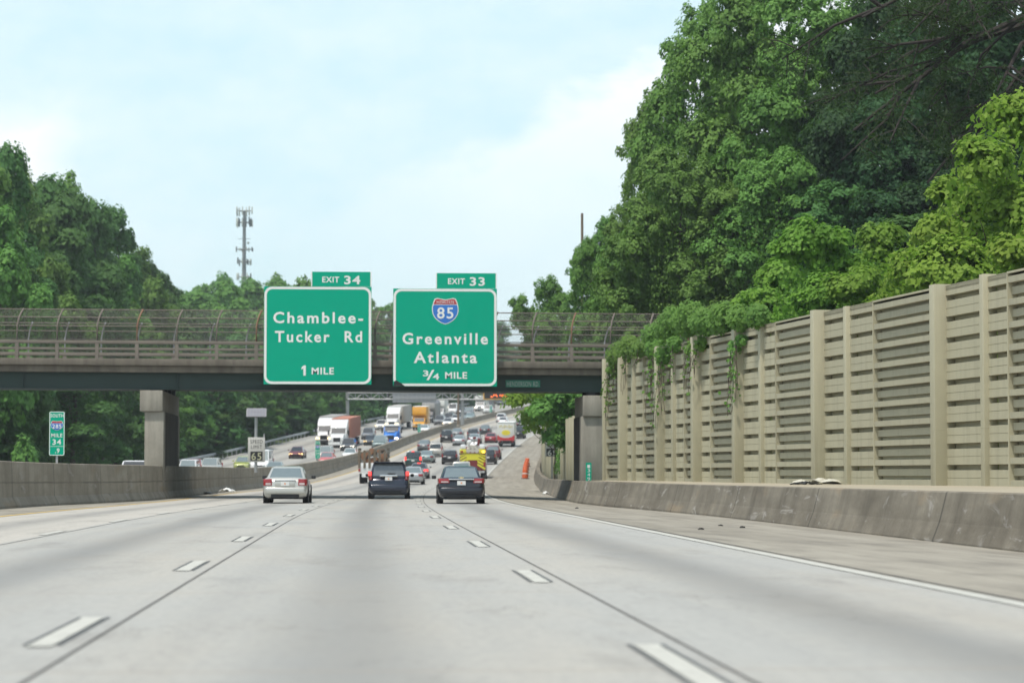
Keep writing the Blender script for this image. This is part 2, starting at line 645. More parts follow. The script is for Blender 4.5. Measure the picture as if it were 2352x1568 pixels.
# ------------------------------------------------------------------ lettering
def text_mesh(s, x0, x1, zb, cap, y, mat, parent, name='lettering', bold=0.0, spacing=1.15, extr=0.012, stretch=True):
    """Letters standing in the x-z plane, facing -y: from x0 to x1, baseline zb, capitals cap high."""
    cu = bpy.data.curves.new('lettering', 'FONT')
    cu.body = s
    cu.size = cap / 0.73
    cu.space_character = spacing
    cu.offset = bold * cap
    cu.extrude = extr
    cu.resolution_u = 3
    tmp = bpy.data.objects.new('lettering_tmp', cu)
    col.objects.link(tmp)
    dg = bpy.context.evaluated_depsgraph_get()
    me = bpy.data.meshes.new_from_object(tmp.evaluated_get(dg))
    bpy.data.objects.remove(tmp)
    co = np.empty(len(me.vertices) * 3)
    me.vertices.foreach_get('co', co)
    co = co.reshape(-1, 3)
    a, b = co[:, 0].min(), co[:, 0].max()
    k = (x1 - x0) / (b - a)
    out = np.empty_like(co)
    out[:, 0] = x0 + (co[:, 0] - a) * k
    out[:, 2] = zb + co[:, 1]
    out[:, 1] = y - co[:, 2]
    me.vertices.foreach_set('co', out.ravel())
    me.materials.clear()
    me.materials.append(mat)
    me.update()
    o = bpy.data.objects.new(name, me)
    col.objects.link(o)
    o.parent = parent
    return o


def rrect(x0, x1, z0, z1, r, n=5):
    pts = []
    for cx, cz, a0 in ((x1 - r, z1 - r, 0), (x0 + r, z1 - r, 90), (x0 + r, z0 + r, 180), (x1 - r, z0 + r, 270)):
        for k in range(n + 1):
            a = math.radians(a0 + 90 * k / n)
            pts.append((cx + r * math.cos(a), cz + r * math.sin(a)))
    return pts


def ring_plate(mb, outer, inner, y0, y1):
    n = len(outer)
    vs = [(x, y0, z) for x, z in outer] + [(x, y0, z) for x, z in inner] + [(x, y1, z) for x, z in outer] + [(x, y1, z) for x, z in inner]
    fs = []
    for i in range(n):
        j = (i + 1) % n
        fs.append((i, j, n + j, n + i))
        fs.append((2 * n + i, 3 * n + i, 3 * n + j, 2 * n + j))
        fs.append((i, 2 * n + i, 2 * n + j, j))
        fs.append((n + i, n + j, 3 * n + j, 3 * n + i))
    mb.add(vs, fs)


def shield_outline(cx, cz, w_, h_):
    """Interstate shield outline (x, z), top edge with two shallow scallops."""
    half = [(0.0, 0.44), (0.16, 0.47), (0.30, 0.50), (0.40, 0.47), (0.455, 0.34), (0.50, 0.16), (0.50, 0.0), (0.47, -0.13),
            (0.40, -0.25), (0.28, -0.37), (0.13, -0.46), (0.0, -0.50)]
    pts = [(cx + x * w_, cz + z * h_) for x, z in half]
    pts += [(cx - x * w_, cz + z * h_) for x, z in reversed(half[1:-1])]
    return pts


def add_shield(parent, cx, cz, w_, h_, y, num, small_text=True):
    """Shield part: white rim plate with blue field, red band and number."""
    rim = MB().prism_y(shield_outline(cx, cz, w_, h_), y - 0.008, y).build('route_shield', M_SIGNW, parent)
    blue = [(x, z) for x, z in shield_outline(cx, cz, w_ * 0.94, h_ * 0.94)]
    cut = cz + 0.235 * h_
    low, top = [], []
    for x, z in blue:
        if z <= cut:
            low.append((x, z))
    xs = [x for x, z in low]
    xe = 0.47 * 0.94 * w_
    low_p = [(cx + xe, cut)] + [p for p in low if p[0] > cx] + [p for p in low if p[0] <= cx] + [(cx - xe, cut)]
    MB().prism_y(low_p, y - 0.014, y - 0.008).build('blue_field', M_SIGNBLUE, rim)
    tp = [p for p in blue if p[1] > cut + 0.01 * h_]
    right = [p for p in tp if p[0] >= cx]
    leftp = [p for p in tp if p[0] < cx]
    red = leftp + right
    c2 = cut + 0.025 * h_
    red = [(cx - xe * 1.0, c2)] + sorted(leftp, key=lambda p: p[0]) + sorted(right, key=lambda p: p[0]) + [(cx + xe * 1.0, c2)]
    MB().prism_y(red, y - 0.014, y - 0.008).build('red_band', M_SIGNRED, rim)
    cap = 0.43 * h_
    wd = 0.62 * w_ if len(num) < 3 else 0.74 * w_
    text_mesh(num, cx - wd / 2, cx + wd / 2, cz - 0.27 * h_, cap, y - 0.014, M_SIGNW, rim, 'route_number', bold=0.02)
    if small_text:
        text_mesh('INTERSTATE', cx - 0.33 * w_, cx + 0.33 * w_, cz + 0.295 * h_, 0.10 * h_, y - 0.014, M_SIGNW, rim, 'band_lettering')
    return rim


M_SIGNG = pmat('sign green sheeting', (0.0, 0.34, 0.21), 0.6, var=0.05, scale=1.5, spec=0.08)
M_SIGNW = pmat('sign white sheeting', (0.74, 0.75, 0.72), 0.5, var=0.04)
M_SIGNBLUE = pmat('sign blue sheeting', (0.02, 0.16, 0.52), 0.45, var=0.04)
M_SIGNRED = pmat('sign red sheeting', (0.42, 0.04, 0.05), 0.45, var=0.04)
M_BLACK = pmat('black paint', (0.012, 0.012, 0.012), 0.5)
M_GALV = pmat('galvanised steel', (0.36, 0.37, 0.37), 0.5, 0.4, var=0.15)
M_ALU = pmat('sign aluminium', (0.40, 0.40, 0.40), 0.5, 0.4)
M_RUST = pmat('rusted rail', (0.22, 0.13, 0.08), 0.8, 0.2, var=0.4, scale=1.2)
M_RAIL = pmat('weathered bridge rail', (0.165, 0.142, 0.115), 0.75, 0.1, var=0.35, scale=1.0)
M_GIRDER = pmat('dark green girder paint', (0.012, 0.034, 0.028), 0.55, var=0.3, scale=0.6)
M_WALL = pmat('beige noise wall', (0.385, 0.360, 0.250), 0.65, var=0.08, scale=1.2)
M_WALLD = pmat('beige noise wall louvres', (0.345, 0.325, 0.230), 0.7, var=0.12, scale=1.5)
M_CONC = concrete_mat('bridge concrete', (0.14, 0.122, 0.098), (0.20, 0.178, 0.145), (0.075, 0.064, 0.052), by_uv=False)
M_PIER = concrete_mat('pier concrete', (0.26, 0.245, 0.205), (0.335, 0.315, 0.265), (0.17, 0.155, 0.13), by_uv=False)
M_PIERSHADE = concrete_mat('shade darkened concrete', (0.05, 0.044, 0.036), (0.085, 0.075, 0.062), (0.03, 0.027, 0.023), by_uv=False)  # dark tone painted in for the deep shade under the bridge
M_MEDIAN = concrete_mat('median barrier concrete', (0.25, 0.222, 0.175), (0.35, 0.315, 0.255), (0.15, 0.13, 0.10), joints=9.0, scuff=0.4, lift=1.22)
M_BARR = concrete_mat('roadside barrier concrete', (0.135, 0.118, 0.090), (0.25, 0.225, 0.178), (0.08, 0.07, 0.054), joints=13.1, scuff=0.5)
M_ROAD = road_mat('concrete carriageway')
M_ROAD2 = road_mat('concrete opposite carriageway', True)
M_SHOULD = shoulder_mat('dusty shoulder')
M_FENCE = mesh_fence_mat('chain link')
M_GRASS = pmat('grass bank', (0.075, 0.105, 0.03), 0.95, var=0.45, scale=0.4)
M_DIRT = pmat('dusty wall footing', (0.34, 0.30, 0.22), 0.95, var=0.2, scale=0.9)
M_PAINTW = pmat('white road paint', (0.47, 0.465, 0.415), 0.7, var=0.12, scale=2.0)
M_PAINTY = pmat('yellow road paint', (0.55, 0.36, 0.06), 0.7, var=0.15, scale=1.0)
M_PAINTK = pmat('black contrast paint', (0.10, 0.105, 0.105), 0.8, var=0.3, scale=2.0)
M_JOINT = pmat('joint sealant', (0.085, 0.08, 0.072), 0.85, var=0.3, scale=1.0)
M_BARK = pmat('bark', (0.085, 0.066, 0.048), 0.95, var=0.4, scale=4.0)
M_WOOD = pmat('pole timber', (0.17, 0.13, 0.095), 0.9, var=0.3)

# ------------------------------------------------------------------ carriageways, shoulders, ground
barrier_l = interp([(-40, -11.8), (92, -11.8), (114, -10.25), (142, -10.25), (168, -11.0), (900, -11.0)])
barrier_lh = interp([(-40, 1.54), (70, 1.54), (115, 1.58), (150, 1.55), (240, 1.48), (300, 1.28), (430, 0.95), (900, 0.85)])
barrier_r = interp([(-40, 10.4), (78, 10.4), (92, 9.9), (100, 9.2), (112, 8.8), (130, 9.0), (200, 10.0), (900, 10.0)])
tag(strip('road', -9.3, 5.45, -30, 900, 0.0, M_ROAD, cols=4), kind='structure')
tag(strip('opposite_road', -30.2, lambda d: barrier_l(d) - 0.75, 60, 900, 0.0, M_ROAD2, cols=4), kind='structure')
tag(strip('shoulder', 5.45, barrier_r, -30, 900, 0.0, M_SHOULD, cols=4), kind='structure')
tag(strip('shoulder', barrier_l, -9.35, -30, 900, 0.0, M_SHOULD, cols=2), kind='structure')

mk = MB()


def dash(mb, n, wdt, a, b, dz):
    ds = np.linspace(a, b, max(2, int((b - a) / 6) + 1))
    for i in range(len(ds) - 1):
        vs = []
        for d, s in ((ds[i], -1), (ds[i], 1), (ds[i + 1], 1), (ds[i + 1], -1)):
            nn = n + s * wdt / 2
            vs.append((nn + shift(d), d, zroad(d) + cross(nn) + dz))
        mb.add(vs, [(0, 1, 2, 3)])


blk = MB()
for n, ph in ((-1.98, 17.2), (1.74, 14.0), (-5.62, 9.6)):
    k = -1
    while True:
        c = ph + 12.2 * k
        k += 1
        if c > 700:
            break
        dash(mk, n, 0.155, c - 1.6, c + 1.6, 0.008)
        if n > -5:
            dash(blk, n - 0.105, 0.028, c - 1.45, c + 1.65, 0.006)
            dash(blk, n + 0.105, 0.028, c - 1.45, c + 1.65, 0.006)
for n in (-16.6, -20.3, -24.0):
    for k in range(60):
        c = 90 + 12.2 * k
        if c < 760:
            dash(mk, n, 0.15, c - 1.6, c + 1.6, 0.008)
dash(mk, 5.3, 0.16, -20, 800, 0.008)
dash(mk, -27.6, 0.16, 70, 800, 0.008)
tag(mk.build('road_markings', M_PAINTW), kind='structure')
tag(blk.build('road_markings', M_PAINTK), kind='structure')
ye = MB()
dash(ye, -9.2, 0.16, -20, 800, 0.008)
dash(ye, -13.4, 0.16, 70, 800, 0.008)
tag(ye.build('road_markings', M_PAINTY), kind='structure')
t_ = M_PAINTW.node_tree
b_ = t_.nodes['Principled BSDF']
for lk in list(b_.inputs['Base Color'].links):
    old = lk.from_socket
    t_.links.remove(lk)
nn_ = N(t_, 'ShaderNodeTexNoise', i_Scale=5.0, i_Detail=8.0, i_Roughness=0.7)
t_.links.new(N(t_, 'ShaderNodeTexCoord').outputs['Object'], nn_.inputs['Vector'])
t_.links.new(mixc(t_, ramp(t_, nn_.outputs[0], [(0.52, 0.0), (0.68, 0.75)]), old, (0.27, 0.26, 0.235)), b_.inputs['Base Color'])
jt = MB()
for n in (-1.72, 1.98, -5.45):
    dash(jt, n, 0.026, -20, 500, 0.004)
dash(jt, 5.52, 0.05, -20, 400, 0.006)
tag(jt.build('road_joints', M_JOINT), kind='structure')


def smooth01(t):
    t = max(0.0, min(1.0, t))
    return t * t * (3 - 2 * t)


def wall_x(d):
    return 24.41 - 0.114 * d


def ground_z(x, y):
    n = x - shift(y)
    zr = zroad(y)
    if n > 0:
        edge = (wall_x(y) if 20 < y < 116 else (wall_x(20) if y <= 20 else 13.5 + shift(y))) - shift(y) + 1.5
        if n < 10.9:
            return zr - 0.7
        if n < edge:
            return zr + 0.55
        return zr + 0.55 + 6.5 * smooth01((n - edge) / 22.0) + max(0, n - edge - 22) * 0.04
    if n > -31.5:
        return zr - 0.35
    t = -31.5 - n
    far = smooth01((y - 250) / 400.0)
    return zr - 0.35 + (4.0 + 5 * far) * smooth01(t / 20.0) + max(0, t - 20) * (0.03 + 0.03 * far)


gx = np.unique(np.concatenate([np.linspace(-700, -80, 22), np.linspace(-80, 60, 71), np.linspace(60, 700, 26)]))
gy = np.unique(np.concatenate([np.linspace(-40, 130, 44), np.linspace(130, 800, 90), np.linspace(800, 2600, 19)]))
vs = [(x + shift(y), y, ground_z(x + shift(y), y)) for y in gy for x in gx]
c = len(gx)
fs = [(i * c + k, i * c + k + 1, (i + 1) * c + k + 1, (i + 1) * c + k) for i in range(len(gy) - 1) for k in range(c - 1)]
gmb = MB().add(vs, fs)
tag(gmb.build('ground', M_GRASS, smooth=True, angle=60), kind='structure')

# barriers
DS = list(np.arange(-30, 300, 3.0)) + list(np.arange(300, 820, 8.0))


def med_prof(d):
    n, h = barrier_l(d), barrier_lh(d)
    th = 1.35 if 112 < d < 146 else 0.75
    return [(n, -0.3), (n, 0.08), (n - 0.15, 0.36), (n - 0.2, h - 0.02), (n - 0.23, h), (n - th + 0.23, h), (n - th + 0.15, 0.36), (n - th, 0.08), (n - th, -0.3)]


o = sweep('median_barrier', med_prof, DS, M_MEDIAN)
tag(o, 'long stained concrete median barrier left of the traffic lanes', 'barrier')


def right_prof(d):
    n = barrier_r(d)
    z0 = cross(n) - 0.6 * min(0.0, zroad(d) if d < 165 else 0.0)
    return [(n, z0 - 0.3), (n, z0 + 0.03), (n + 0.13, z0 + 0.36), (n + 0.27, z0 + 0.90), (n + 0.30, z0 + 0.92), (n + 0.62, z0 + 0.92), (n + 0.62, z0 - 0.3)]


o = sweep('roadside_barrier', right_prof, list(np.arange(-30, 300, 3.0)) + list(np.arange(300, 600, 8.0)), M_BARR)
tag(o, 'scuffed low concrete barrier along the right shoulder below the noise wall', 'barrier')
# paved apron between the barrier and the noise wall
rows = list(np.arange(-30, 119, 3.0))
ap = MB()
for i in range(len(rows) - 1):
    q = []
    for d, s in ((rows[i], 0), (rows[i], 1), (rows[i + 1], 1), (rows[i + 1], 0)):
        x = barrier_r(d) + 0.60 + shift(d) if s == 0 else wall_x(max(20, d)) + 1.2
        q.append((x, d, cross(barrier_r(d)) + 0.90 + (0.03 if s else 0)))
    ap.add(q, [(0, 1, 2, 3)])
tag(ap.build('path', M_DIRT), kind='structure')

# guardrail on the far side of the opposite road
gr = empty('guardrail', (0, 0, 0))
tag(gr, 'galvanised steel guardrail on the outer edge of the oncoming road', 'guardrail')


def rail_prof(d):
    n = -30.6
    return [(n, 0.45), (n + 0.06, 0.52), (n, 0.60), (n + 0.06, 0.68), (n, 0.78), (n - 0.03, 0.78), (n + 0.03, 0.68), (n - 0.03, 0.60), (n + 0.03, 0.52), (n - 0.03, 0.45)]


sweep('rail', rail_prof, list(np.arange(150, 700, 6.0)), M_GALV, gr)
for d in np.arange(252, 640, 4.0):
    MB().box(-0.07, 0.07, -0.08, 0.08, -0.3, 0.74).build('post', M_GALV, gr).location = (-30.75 + shift(d), d, zroad(d))

# ------------------------------------------------------------------ noise wall on the right
ZT, ZB = 6.35, 0.74
wang = math.atan(0.114)
ul = Vector((-0.114, 1, 0)).normalized()          # along the wall, away from the camera
un = Vector((-1, -0.114, 0)).normalized()          # out of the wall, towards the road


def wp(s, out, z):
    """Point on the wall: s = distance ahead (y on the wall line), out = proud of the wall line."""
    return Vector((wall_x(s), s, 0)) + un * out + Vector((0, 0, z))


nw = empty('noise_wall', (wall_x(85), 85, 0.0))
tag(nw, 'tall beige steel noise wall with louvred panels and posts beside the right shoulder', 'noise wall')
posts = [115.6, 111.3, 109.5, 104.2, 102.1, 98.0, 91.8, 88.9, 81.8, 78.9, 70.2, 66.8, 59.0, 55.6, 47.5, 44.2, 36.0]
louv = [(115.2, 111.3), (107.6, 104.2), (100.3, 98.0), (96.1, 91.8), (87.0, 81.8), (76.2, 70.2), (65.0, 59.0), (53.6, 47.5)]
plank = [(111.0, 109.5), (109.2, 107.6), (103.9, 102.1), (101.8, 100.3), (97.7, 96.1), (91.5, 88.9), (88.6, 87.0), (81.5, 78.9), (78.6, 76.2), (69.9, 66.8), (66.5, 65.0), (58.7, 55.6), (55.3, 53.6), (47.2, 44.2), (43.9, 36.0)]


def wbox(mb, s0, s1, o0, o1, z0, z1):
    pts = [wp(s, o_, z) for z in (z0, z1) for s, o_ in ((s0, o0), (s1, o0), (s1, o1), (s0, o1))]
    mb.add(pts, [(3, 2, 1, 0), (4, 5, 6, 7), (0, 1, 5, 4), (1, 2, 6, 5), (2, 3, 7, 6), (3, 0, 4, 7)])


def wprof(mb, s0, s1, prof):
    n = len(prof)
    pts = [wp(s0, o_, z) for o_, z in prof] + [wp(s1, o_, z) for o_, z in prof]
    fs = [(i, i + 1, n + i + 1, n + i) for i in range(n - 1)]
    mb.add(pts, fs)


inv = Matrix.Translation(-nw.location)


def wbuild(mb, name, mat, **kw):
    mb.v = [tuple(inv @ Vector(p)) for p in mb.v]
    return mb.build(name, mat, nw, **kw)


for i, s in enumerate(posts):
    mb = MB()
    wide = s in (111.3, 104.2, 98.0, 91.8, 81.8, 70.2, 59.0, 47.5)
    wd, pr_ = (0.42, 0.54) if wide else (0.30, 0.33)
    wbox(mb, s - wd, s, -0.05, pr_, ZB - 0.1, ZT + 0.03 * (i % 3))
    wbox(mb, s - wd - 0.005, s + 0.005, 0.0, pr_ + 0.004, 2.30, 2.315)
    wbuild(mb, 'post', M_WALL, bevel=0.012)
PER = (ZT - ZB) / 9.5
for a, b in louv:
    mb = MB()
    prof = []
    z = ZB
    while z < ZT - 0.1:
        # flat face, deep recess above it, a second set-back louvre
        prof += [(0.22, z), (0.22, z + 0.28 * PER), (-0.03, z + 0.30 * PER), (-0.03, z + 0.46 * PER), (0.12, z + 0.48 * PER), (0.12, z + 0.82 * PER), (-0.03, z + 0.84 * PER), (-0.03, z + 0.985 * PER)]
        z += PER
    prof = [(o_, min(zz, ZT - 0.06)) for o_, zz in prof]
    wprof(mb, a, b + 0.02, prof)
    wbox(mb, b, a, -0.15, -0.10, ZB, ZT - 0.02)
    wbuild(mb, 'louvred_panel', M_WALLD)
    cp = MB()
    wbox(cp, b, a, -0.05, 0.24, ZT - 0.055, ZT)
    wbox(cp, a - 0.04, a + 0.03, -0.02, 0.24, ZB, ZT - 0.058)
    wbuild(cp, 'panel_cap', M_WALL)
for a, b in plank:
    mb = MB()
    prof = []
    z = ZB
    while z < ZT - 0.05:
        prof += [(0.20, z), (0.20, z + 0.36 * PER), (0.185, z + 0.37 * PER), (0.185, z + 0.38 * PER), (0.20, z + 0.39 * PER), (0.20, z + 0.74 * PER), (-0.06, z + 0.76 * PER), (-0.06, z + 0.985 * PER)]
        z += PER
    prof = [(o_, min(zz, ZT - 0.02)) for o_, zz in prof]
    wprof(mb, a, b, prof)
    wbox(mb, b, a, -0.12, -0.07, ZB, ZT - 0.01)
    wbox(mb, b, a, -0.05, 0.20, ZT - 0.16, ZT - 0.008)
    wbuild(mb, 'plank_panel', M_WALL)

# the next stretch of noise wall, beyond the bridge
for m_ in (M_WALL, M_WALLD):                        # panels and posts differ a little in tone, with faint run-down streaks
    t_ = m_.node_tree
    b_ = t_.nodes['Principled BSDF']
    old = b_.inputs['Base Color'].links[0].from_socket
    oi_ = N(t_, 'ShaderNodeObjectInfo')
    mp_ = N(t_, 'ShaderNodeMapping')
    mp_.inputs['Scale'].default_value = (3.0, 3.0, 0.22)
    t_.links.new(N(t_, 'ShaderNodeTexCoord').outputs['Object'], mp_.inputs[0])
    nn_ = N(t_, 'ShaderNodeTexNoise', i_Scale=1.0, i_Detail=6.0, i_Roughness=0.65)
    t_.links.new(mp_.outputs[0], nn_.inputs['Vector'])
    st_ = mixc(t_, math_n(t_, 'MULTIPLY', ramp(t_, nn_.outputs[0], [(0.50, 0.0), (0.75, 1.0)]), 0.45), old, (0.20, 0.18, 0.125))
    hs_ = N(t_, 'ShaderNodeHueSaturation')
    t_.links.new(math_n(t_, 'ADD', math_n(t_, 'MULTIPLY', oi_.outputs['Random'], 0.16), 0.93), hs_.inputs['Value'])
    t_.links.new(st_, hs_.inputs['Color'])
    t_.links.new(hs_.outputs[0], b_.inputs['Base Color'])
nw2 = empty('noise_wall', (16.5, 170, 0.0))
tag(nw2, 'farther stretch of beige noise wall beyond the bridge, half hidden by an overhanging tree', 'noise wall')


def far_x(d):
    return 10.95 + shift(d)


seg = list(np.arange(138, 320, 4.5))
for i, d in enumerate(seg):
    zt = 4.5 + zroad(d)
    mb = MB().box(-0.2, 0.2, -0.2, 0.2, 0.5, zt - zroad(d) + 0.1)
    o = mb.build('post', M_WALL, nw2, bevel=0.02)
    o.location = Vector((far_x(d), d, zroad(d))) - nw2.location
    if i < len(seg) - 1:
        e = seg[i + 1]
        mb = MB()
        for k in range(6):
            z0 = 0.55 + k * 0.66
            for zz0, zz1, off in ((z0, z0 + 0.48, 0.0), (z0 + 0.48, z0 + 0.66, 0.12)):
                a = Vector((far_x(d) + off, d + 0.2, zroad(d)))
                b = Vector((far_x(e) + off, e - 0.2, zroad(e)))
                mb.add([a + Vector((0, 0, zz0)), b + Vector((0, 0, zz0)), b + Vector((0, 0, zz1)), a + Vector((0, 0, zz1)),
                        a + Vector((.1, 0, zz0)), b + Vector((.1, 0, zz0)), b + Vector((.1, 0, zz1)), a + Vector((.1, 0, zz1))],
                       [(0, 1, 2, 3), (7, 6, 5, 4), (0, 4, 5, 1), (1, 5, 6, 2), (2, 6, 7, 3), (3, 7, 4, 0)])
        mb.v = [tuple(Vector(p) - nw2.location) for p in mb.v]
        mb.build('plank_panel', M_WALLD, nw2)

# ------------------------------------------------------------------ the overpass
BD, BW = 121.0, 12.0                # near face and width
K = BD / F                          # metres per photo pixel at the near face
br = empty('overpass', (0, BD, 0))
tag(br, 'concrete road bridge on green steel girders crossing over the highway', 'bridge')
XL, XR = -62.0, 30.0


def bz(Y):
    return EYE + (1090 - Y) * K


def bt(x):                          # the deck falls slightly to the right
    return -0.0045 * (x + 18)


SL = Matrix(((1, 0, 0, 0), (0, 1, 0, 0), (-0.0045, 0, 1, -0.0045 * 18), (0, 0, 0, 1)))


def bbuild(mb, name, mat, **kw):
    mb.v = [tuple(SL @ Vector(p)) for p in mb.v]
    return mb.build(name, mat, br, **kw)


zg0, zg1 = bz(894), bz(855)
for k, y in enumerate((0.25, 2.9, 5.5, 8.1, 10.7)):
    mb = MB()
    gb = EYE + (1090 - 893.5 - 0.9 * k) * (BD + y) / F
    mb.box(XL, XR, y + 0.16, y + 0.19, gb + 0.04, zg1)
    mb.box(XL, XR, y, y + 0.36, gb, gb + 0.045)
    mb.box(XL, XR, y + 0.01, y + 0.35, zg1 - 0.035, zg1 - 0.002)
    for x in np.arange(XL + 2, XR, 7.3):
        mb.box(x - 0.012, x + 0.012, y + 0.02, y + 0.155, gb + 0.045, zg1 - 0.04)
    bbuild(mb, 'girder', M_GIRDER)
mb = MB()
mb.box(XL, XR, -0.15, BW + 0.15, zg1 + 0.002, bz(840))
mb.box(XL, XR, -0.35, 0.5, bz(840) + 0.002, bz(824.5))
mb.box(XL, XR, BW - 0.5, BW + 0.35, bz(840) + 0.002, bz(824.5))
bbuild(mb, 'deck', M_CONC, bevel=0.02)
zc = bz(824.5)
xs_posts = []
X = 38 - 90 * 16
while X < 2400:
    xs_posts.append((X - 836) * K)
    X += 90.5
for side, (y, name) in enumerate(((0.0, 'near'), (BW, 'far'))):
    off = 0.0 if side == 0 else 0.85
    sgn = 1 if side == 0 else -1
    pr = MB()
    for z0, z1 in ((bz(790.5), bz(783)), (bz(804.8), bz(799.2)), (bz(818.5), bz(813))):
        pr.box(XL, XR, y - 0.06, y + 0.06, z0, z1)
    bbuild(pr, 'parapet_rail', M_RAIL, bevel=0.012)
    tr_ = MB()
    for Yf, curve in ((711, 0.42), (730, 0.14), (750, 0.0)):
        tr_.tube([(XL, y + sgn * curve + 0.04, bz(Yf)), (XR, y + sgn * curve + 0.04, bz(Yf))], 0.027, 6)
    bbuild(tr_, 'fence_rail', M_RAIL, smooth=True)
    for i, x in enumerate(xs_posts):
        x += off
        if x < XL + 1 or x > XR - 1:
            continue
        pm = MB()
        pm.prism_x([(y - 0.10, zc), (y + 0.12, zc), (y + 0.08, bz(783)), (y - 0.05, bz(783))], x - 0.085, x + 0.085)
        bbuild(pm, 'parapet_post', M_RAIL)
        fp = MB()
        path = [(x, y, bz(784)), (x, y, bz(752)), (x + 0.03, y + sgn * 0.03, bz(742)), (x + 0.09, y + sgn * 0.13, bz(729)), (x + 0.17, y + sgn * 0.28, bz(718)), (x + 0.25, y + sgn * 0.43, bz(710))]
        fp.tube(path, 0.045, 6)
        rusty = side == 0 and (i * 7) % 11 < 2
        bbuild(fp, 'fence_post', M_RUST if rusty else (M_RAIL if side == 0 else M_GALV), smooth=True)
    # woven mesh between the posts, following their curve
    prof = [(0.0, bz(824)), (0.0, bz(752)), (0.03, bz(742)), (0.13, bz(729)), (0.28, bz(718)), (0.43, bz(710))]
    vs, fs, uv = [], [], []
    run = 0
    for j, (c_, z) in enumerate(prof):
        if j:
            run += math.hypot(c_ - prof[j - 1][0], z - prof[j - 1][1])
        for x in (XL, XR):
            vs.append(SL @ Vector((x, y + sgn * c_ + sgn * 0.055, z)))
            uv.append((x, run))
    for j in range(len(prof) - 1):
        fs.append((2 * j, 2 * j + 1, 2 * j + 3, 2 * j + 2))
    me = bpy.data.meshes.new('fence_mesh')
    me.from_pydata(vs, [], fs)
    ulay = me.uv_layers.new(name='UVMap')
    for lp in me.loops:
        ulay.data[lp.index].uv = uv[lp.vertex_index]
    me.materials.append(M_FENCE)
    fo = bpy.data.objects.new('fence_mesh', me)
    col.objects.link(fo)
    fo.parent = br
# piers: a wall column with a wider cap beam along the width of the bridge
for xa, xb, y1, ztop, c0, c1 in (((335.6 - 836) * K, (379 - 836) * K, 10.6, bz(897.5), (325 - 836) * K, (376.5 - 836) * K), ((1335.5 - 836) * K, (1384.5 - 836) * K, 4.6, bz(907.5), (1339.5 - 836) * K, (1388.5 - 836) * K), (11.4, 12.4, 11.2, bz(903), 11.35, 12.5)):
    y0 = 0.12 if xb < 12.0 else 7.2
    pb = MB().box(xa, xb, y0, y0 + 1.0, -0.2, ztop - 1.0)
    po = pb.build('pier', M_PIER, br, bevel=0.03)
    if y1 - y0 > 5:
        MB().box(xa, xb, y1 - 1.0, y1, -0.2, ztop - 1.0).build('rear_column', M_PIER, po, bevel=0.03)
    MB().box(xa + 0.015, xb - 0.015, y0 + 1.0, y1 - (1.0 if y1 - y0 > 5 else 0.0), -0.2, ztop - 1.003).build('pier_wall', M_PIERSHADE, po)  # inner pier side, under-deck shade put into its colour
    MB().box(c0, c1, y0 - 0.15, y1 + 0.2, ztop - 0.998, ztop).build('pier_cap', M_PIER, po, bevel=0.03)
    bb = MB()
    for k, y in enumerate((0.25, 2.9, 5.5, 8.1, 10.7)):
        if y0 - 0.3 < y < y1 + 0.2:
            gb = EYE + (1090 - 893.5 - 0.9 * k) * (BD + y) / F + bt((xa + xb) / 2)
            bb.box((xa + xb) / 2 - 0.2, (xa + xb) / 2 + 0.2, y + 0.04, y + 0.32, ztop + 0.002, max(gb - 0.002, ztop + 0.02))
    bb.build('bearing', M_BLACK, po)
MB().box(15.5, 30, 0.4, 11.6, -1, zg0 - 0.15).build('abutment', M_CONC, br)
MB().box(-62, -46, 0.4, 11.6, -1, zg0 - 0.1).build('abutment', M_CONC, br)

# ------------------------------------------------------------------ signs
SD = BD - 0.75


def sx(X):
    return P(X, 700, SD).x


def sz(Y):
    return P(1000, Y, SD).z


def big_sign(panel, tab, label):
    x0, x1, y0, y1 = panel
    r = empty('highway_sign', (0, SD, 0))
    tag(r, label, 'road sign')
    a, b, zb_, zt_ = sx(x0), sx(x1), sz(y1), sz(y0)
    pn = MB().box(a, b, 0.0, 0.05, zb_, zt_).build('panel', M_SIGNG, r)
    mb = MB()
    ring_plate(mb, rrect(a + 0.015, b - 0.015, zb_ + 0.015, zt_ - 0.015, 0.36), rrect(a + 0.13, b - 0.13, zb_ + 0.13, zt_ - 0.13, 0.27), -0.006, 0.0)
    mb.build('border', M_SIGNW, pn)
    ta, tb, tz0, tz1 = sx(tab[0]), sx(tab[1]), sz(tab[3]), sz(tab[2])
    tp = MB().box(ta, tb, 0.0, 0.05, tz0 + 0.005, tz1).build('exit_tab', M_SIGNG, r)
    mb = MB()
    for q in ((ta, ta + 0.05, tz0 + 0.01, tz1), (tb - 0.05, tb, tz0 + 0.01, tz1)):
        mb.box(q[0], q[1], -0.006, 0.0, q[2], q[3])
    mb.build('border', M_SIGNW, tp)
    fr_ = MB()
    for xx in np.linspace(a + 0.4, b - 0.4, 3):
        fr_.box(xx - 0.05, xx + 0.05, 0.052, 0.14, zb_ + 0.1, zt_ - 0.05)
        fr_.box(xx - 0.05, xx + 0.05, 0.14, 1.05, bz(870), bz(870) + 0.1)
    fr_.build('bracket', M_ALU, r)
    return r, pn, tp


def T(s, x0, x1, ytop, ybase, parent, bold=0.03, spacing=1.12, mat=None, name='lettering'):
    text_mesh(s, sx(x0), sx(x1), sz(ybase), sz(ytop) - sz(ybase), -0.001, mat or M_SIGNW, parent, name, bold=bold, spacing=spacing, extr=0.006)


